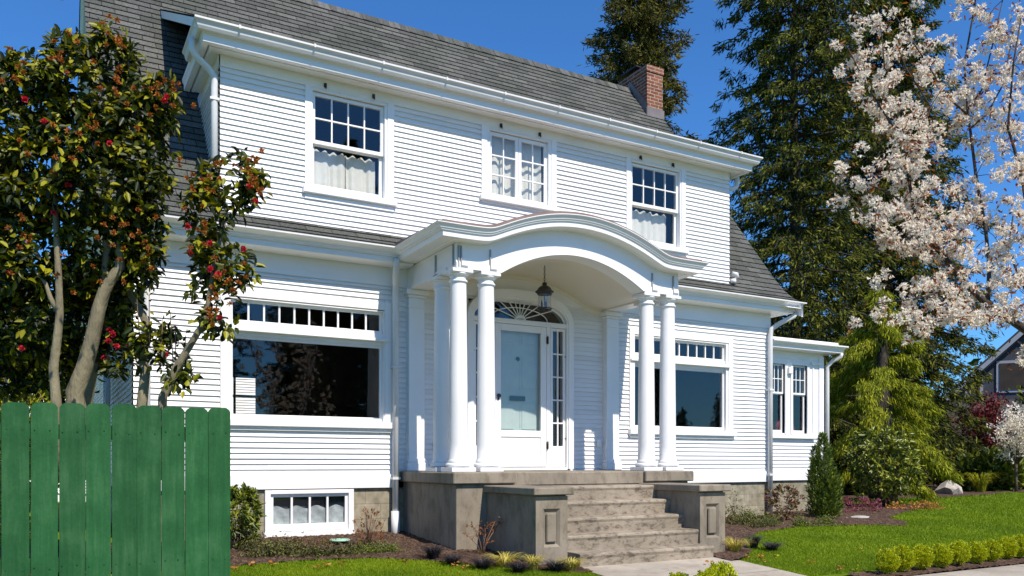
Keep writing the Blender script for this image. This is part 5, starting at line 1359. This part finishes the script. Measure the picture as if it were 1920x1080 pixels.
def loose_tree(name, label, base, zc, r, nleaf, LL, LW, mat, trunk_r, bark, seed, clump=120, cs=.12, cat='tree', up=.1, nbr=16):
    global RNG
    RNG = np.random.default_rng(seed); t = empty(name, tuple(base), label, cat); P, d = blob_points(nleaf, (0, 0, zc), r, .35, clump, cs)
    S = [([(0, 0, -.1), (0, 0, (zc - r[2]) * .9 + .1)], [trunk_r, trunk_r * .8])]; tubes('trunk', S, bark, t, 8)
    B = []
    for k in range(nbr): q = P[RNG.integers(0, len(P))]; B.append(([(0, 0, (zc - r[2]) * .9), tuple(q * .5 + np.array((0, 0, zc * .35))), tuple(q)], [trunk_r * .5, trunk_r * .3, .012]))
    tubes('branch', B, bark, t, 5)
    leaves('crown', P, unit(rdir(len(P), up)), LL * RNG.uniform(.7, 1.3, len(P)), LW, mat, t, .2, LL < .2); return t
b = at(1848, 868, 30); loose_tree('red_tree', 'small maroon-leaved tree with a slim pale trunk before the slate house', (b[0], b[1], 0), 2.45, (.95, .9, 1.15), 2600, .12, .06, 'red_leaf', .07, 'bark_brown', 101)
b = at(1905, 868, 26); loose_tree('blossom_shrub', 'cream flowering shrub at the right edge before the slate house', (b[0], b[1], 0), 1.9, (.85, .8, .95), 2600, .08, .05, 'blossom', .05, 'bark_brown', 102, clump=90, cs=.1)
b = at(1790, 868, 33); loose_tree('grey_shrub', 'grey leafless twiggy shrub behind the weeping cedar', (b[0], b[1], 0), 2.4, (1.5, 1.2, 1.0), 2600, .34, .018, 'grey_twig', .08, 'bark_brown', 103, clump=60, cs=.3, up=.6)
GRP = 'dark shrubs along the far garden boundary'
for i, (u, t_, zc, r, mt, lb) in enumerate(((1800, 38, 1.5, (2.2, 2, 1.7), 'conifer_dark', 'dark evergreen shrub under the grey twiggy shrub'), (1870, 40, 1.2, (2.4, 2, 1.5), 'conifer_dark', 'dark evergreen shrub behind the red-leaved tree'), (1935, 36, 1.2, (2.2, 2, 1.5), 'conifer_dark', 'dark evergreen shrub below the cream flowering shrub'), (1745, 36, 1.6, (2.4, 2, 2.0), 'conifer_dark', 'dark evergreen shrub behind the weeping cedar'), (1905, 29, .65, (1.5, 1, .7), 'creeper', 'low mixed green shrub at the right edge of the far bed'), (1850, 27.5, .55, (1.3, 1, .6), 'mid_green', 'low green shrub left of the grey ornamental grass'), (2000, 40, 2.5, (3, 3, 3), 'conifer_dark', 'tall dark shrub at the right edge of the frame'), (1700, 30, 1.2, (2.6, 1.8, 1.4), 'conifer_dark', 'dark evergreen shrub behind the rhododendron'), (1610, 24, 1.0, (1.6, 1.5, 1.2), 'conifer_dark', 'dark evergreen shrub between the wing and the rhododendron'))):
    b = at(u, 868, t_); shrub('garden_shrub', lb, (b[0], b[1], 0), r, 3000, .30, .12, mt, 6, 'shrub', GRP, clump=120, cs=.14, zc=zc, seed=110 + i, broad=False, sr=.03, stem_mat='bark_dark')
for i in range(9):
    u = 1290 + i * 95; b = at(u, 868, 75 + (i % 3) * 9); conifer('background_tree', ('bushy', 'tapering', 'broad')[i % 3] + ' distant evergreen in the tree line behind the gardens', (b[0], b[1], 0), 8 + (i * 37 % 5), prof_pts([(0, 3.6), (.3, 3.8), (.7, 2.4), (1, .2)]), 'conifer_dark', 60, 8, 12, .9, .4, .3, .3, .3, .03, 'distant evergreens in the tree line', seed=130 + i)
# ---- left background behind the fence
b = np.array((-6.25, .2, 0)); shrub('yellow_bush', 'yellow-green bush just above the fence at the left edge', b, (.62, .6, .8), 1900, .075, .035, 'yellow_green', 10, clump=90, cs=.09, zc=1.15, seed=150, sr=.015)
shrub('laurel', 'dark evergreen bush filling the gap behind the camellia trunks', (-6.55, 2.0, 0), (.95, 1.2, 1.75), 5200, .13, .055, 'camellia_leaf', 10, clump=150, cs=.13, zc=1.95, seed=151, sr=.03, stem_mat='bark_dark')
b = at(-20, 868, 30); conifer('background_tree', 'distant evergreen seen through the camellia at the left edge', (b[0], b[1], 0), 9.5, prof_pts([(0, 3.6), (.3, 3.4), (.7, 2.0), (1, .2)]), 'conifer_dark', 110, 9, 12, .6, .22, .3, .3, .3, .03, 'distant evergreens in the tree line', seed=152)
gm = empty('garage', (-11.5, 12.5, 0), 'white boarded garage in shade seen between the camellia trunks', 'garage')
m = MB(); siding(m, 0, 7.0, .2, 3.3, [(4.1, 5.0, .3, 2.5)], lambda a, d, z: (a, -d, z)); m.box(0, 7, .01, 6, 0, 3.3); m.build('wall', 'siding_paint', gm)
m = MB(); m.face([(-.4, -.5, 3.2), (7.4, -.5, 3.2), (7.4, 3, 5), (-.4, 3, 5)]); m.face([(-.4, 6.5, 3.2), (-.4, 3, 5), (7.4, 3, 5), (7.4, 6.5, 3.2)]); m.build('roof', 'dark_roof', gm)
gm = empty('shed', (-5.2, 12.0, 0), 'white sided building behind the house, glimpsed through the left picture window', 'shed')
m = MB(); siding(m, 0, 5.2, .2, 4.6, [(2.5, 2.9, 3.0, 3.5)], lambda a, d, z: (a, -d, z)); m.box(0, 5.2, .03, 4, 0, 4.6); m.build('wall', 'siding_paint', gm)
m = MB(); m.face([(-.3, -.3, 4.6), (5.5, -.3, 4.6), (5.5, 4.3, 5.6), (-.3, 4.3, 5.6)]); m.build('roof', 'dark_roof', gm)
# side elevation of the house: window and corner boards
m = MB()
m.box(-WX - .035, -WX + .01, BACK - .1, BACK + .02, .8, 3.0); m.build('corner_board', 'paint_trim', H); m = MB()
for y0, y1 in ((3.9, 4.0), (4.9, 5.0)): m.box(-WX - .035, -WX + .01, y0, y1, .8, 3.0)
m.box(-WX - .035, -WX + .01, 4.0, 4.9, 2.6, 2.72); m.box(-WX - .06, -WX + .01, 3.88, 5.02, 1.3, 1.36); w = m.build('window', 'paint_trim', H)
m = MB(); m.box(-WX - .02, -WX - .016, 4.0, 4.9, 1.36, 2.6); m.build('pane', 'interior', w)
downspout([(-WX - .08, 3.05, 3.4), (-WX - .08, 3.05, .1)], .04, False)
# things seen through the wing windows
m = MB(); m.lathe([(.02, .86), (.20, .9), (.22, 1.3), (.21, 1.62), (.17, 1.74), (.08, 1.79)], 6.62, 1.05, 20); o = m.build('armchair', 'pink_cloth'); tag(o, 'rounded dusky pink chair back seen through the right wing window', 'chair')
m = MB(); m.bbox(6.42, 6.56, .72, .78, 1.50, 1.56, .004); o = m.build('tissue_box', 'blue_paper'); tag(o, 'small blue box on the sill inside the wing window', 'box')
# ---- trees across the street, behind the camera (they show only in the window glass)
src = [o for o in C.objects if o.name == 'conifer_tree.001'][0]
for x, y, s, lb in ((3.6, -25, .62, 'bushy conifer across the street nearest the sidewalk'), (8.6, -26, .6, 'second bushy conifer across the street, mirrored low in the glass'), (6.5, -30, .82, 'tall conifer across the street, mirrored in the left picture window'), (8.8, -33.5, 1.03, 'second conifer across the street, mirrored beside the tall one'), (1.5, -33, .7, 'shorter conifer across the street, left of the tall one'), (29.4, -30, .26, 'low conifer across the street, first in the right window reflection'), (31.0, -31, .2, 'lowest conifer across the street'), (32.8, -30, .33, 'low conifer across the street at the far end'), (34, -38, .45, 'small conifer across the street mirrored in the right picture window')):
    dup(src, (x, y, -.3), x, s, lb)
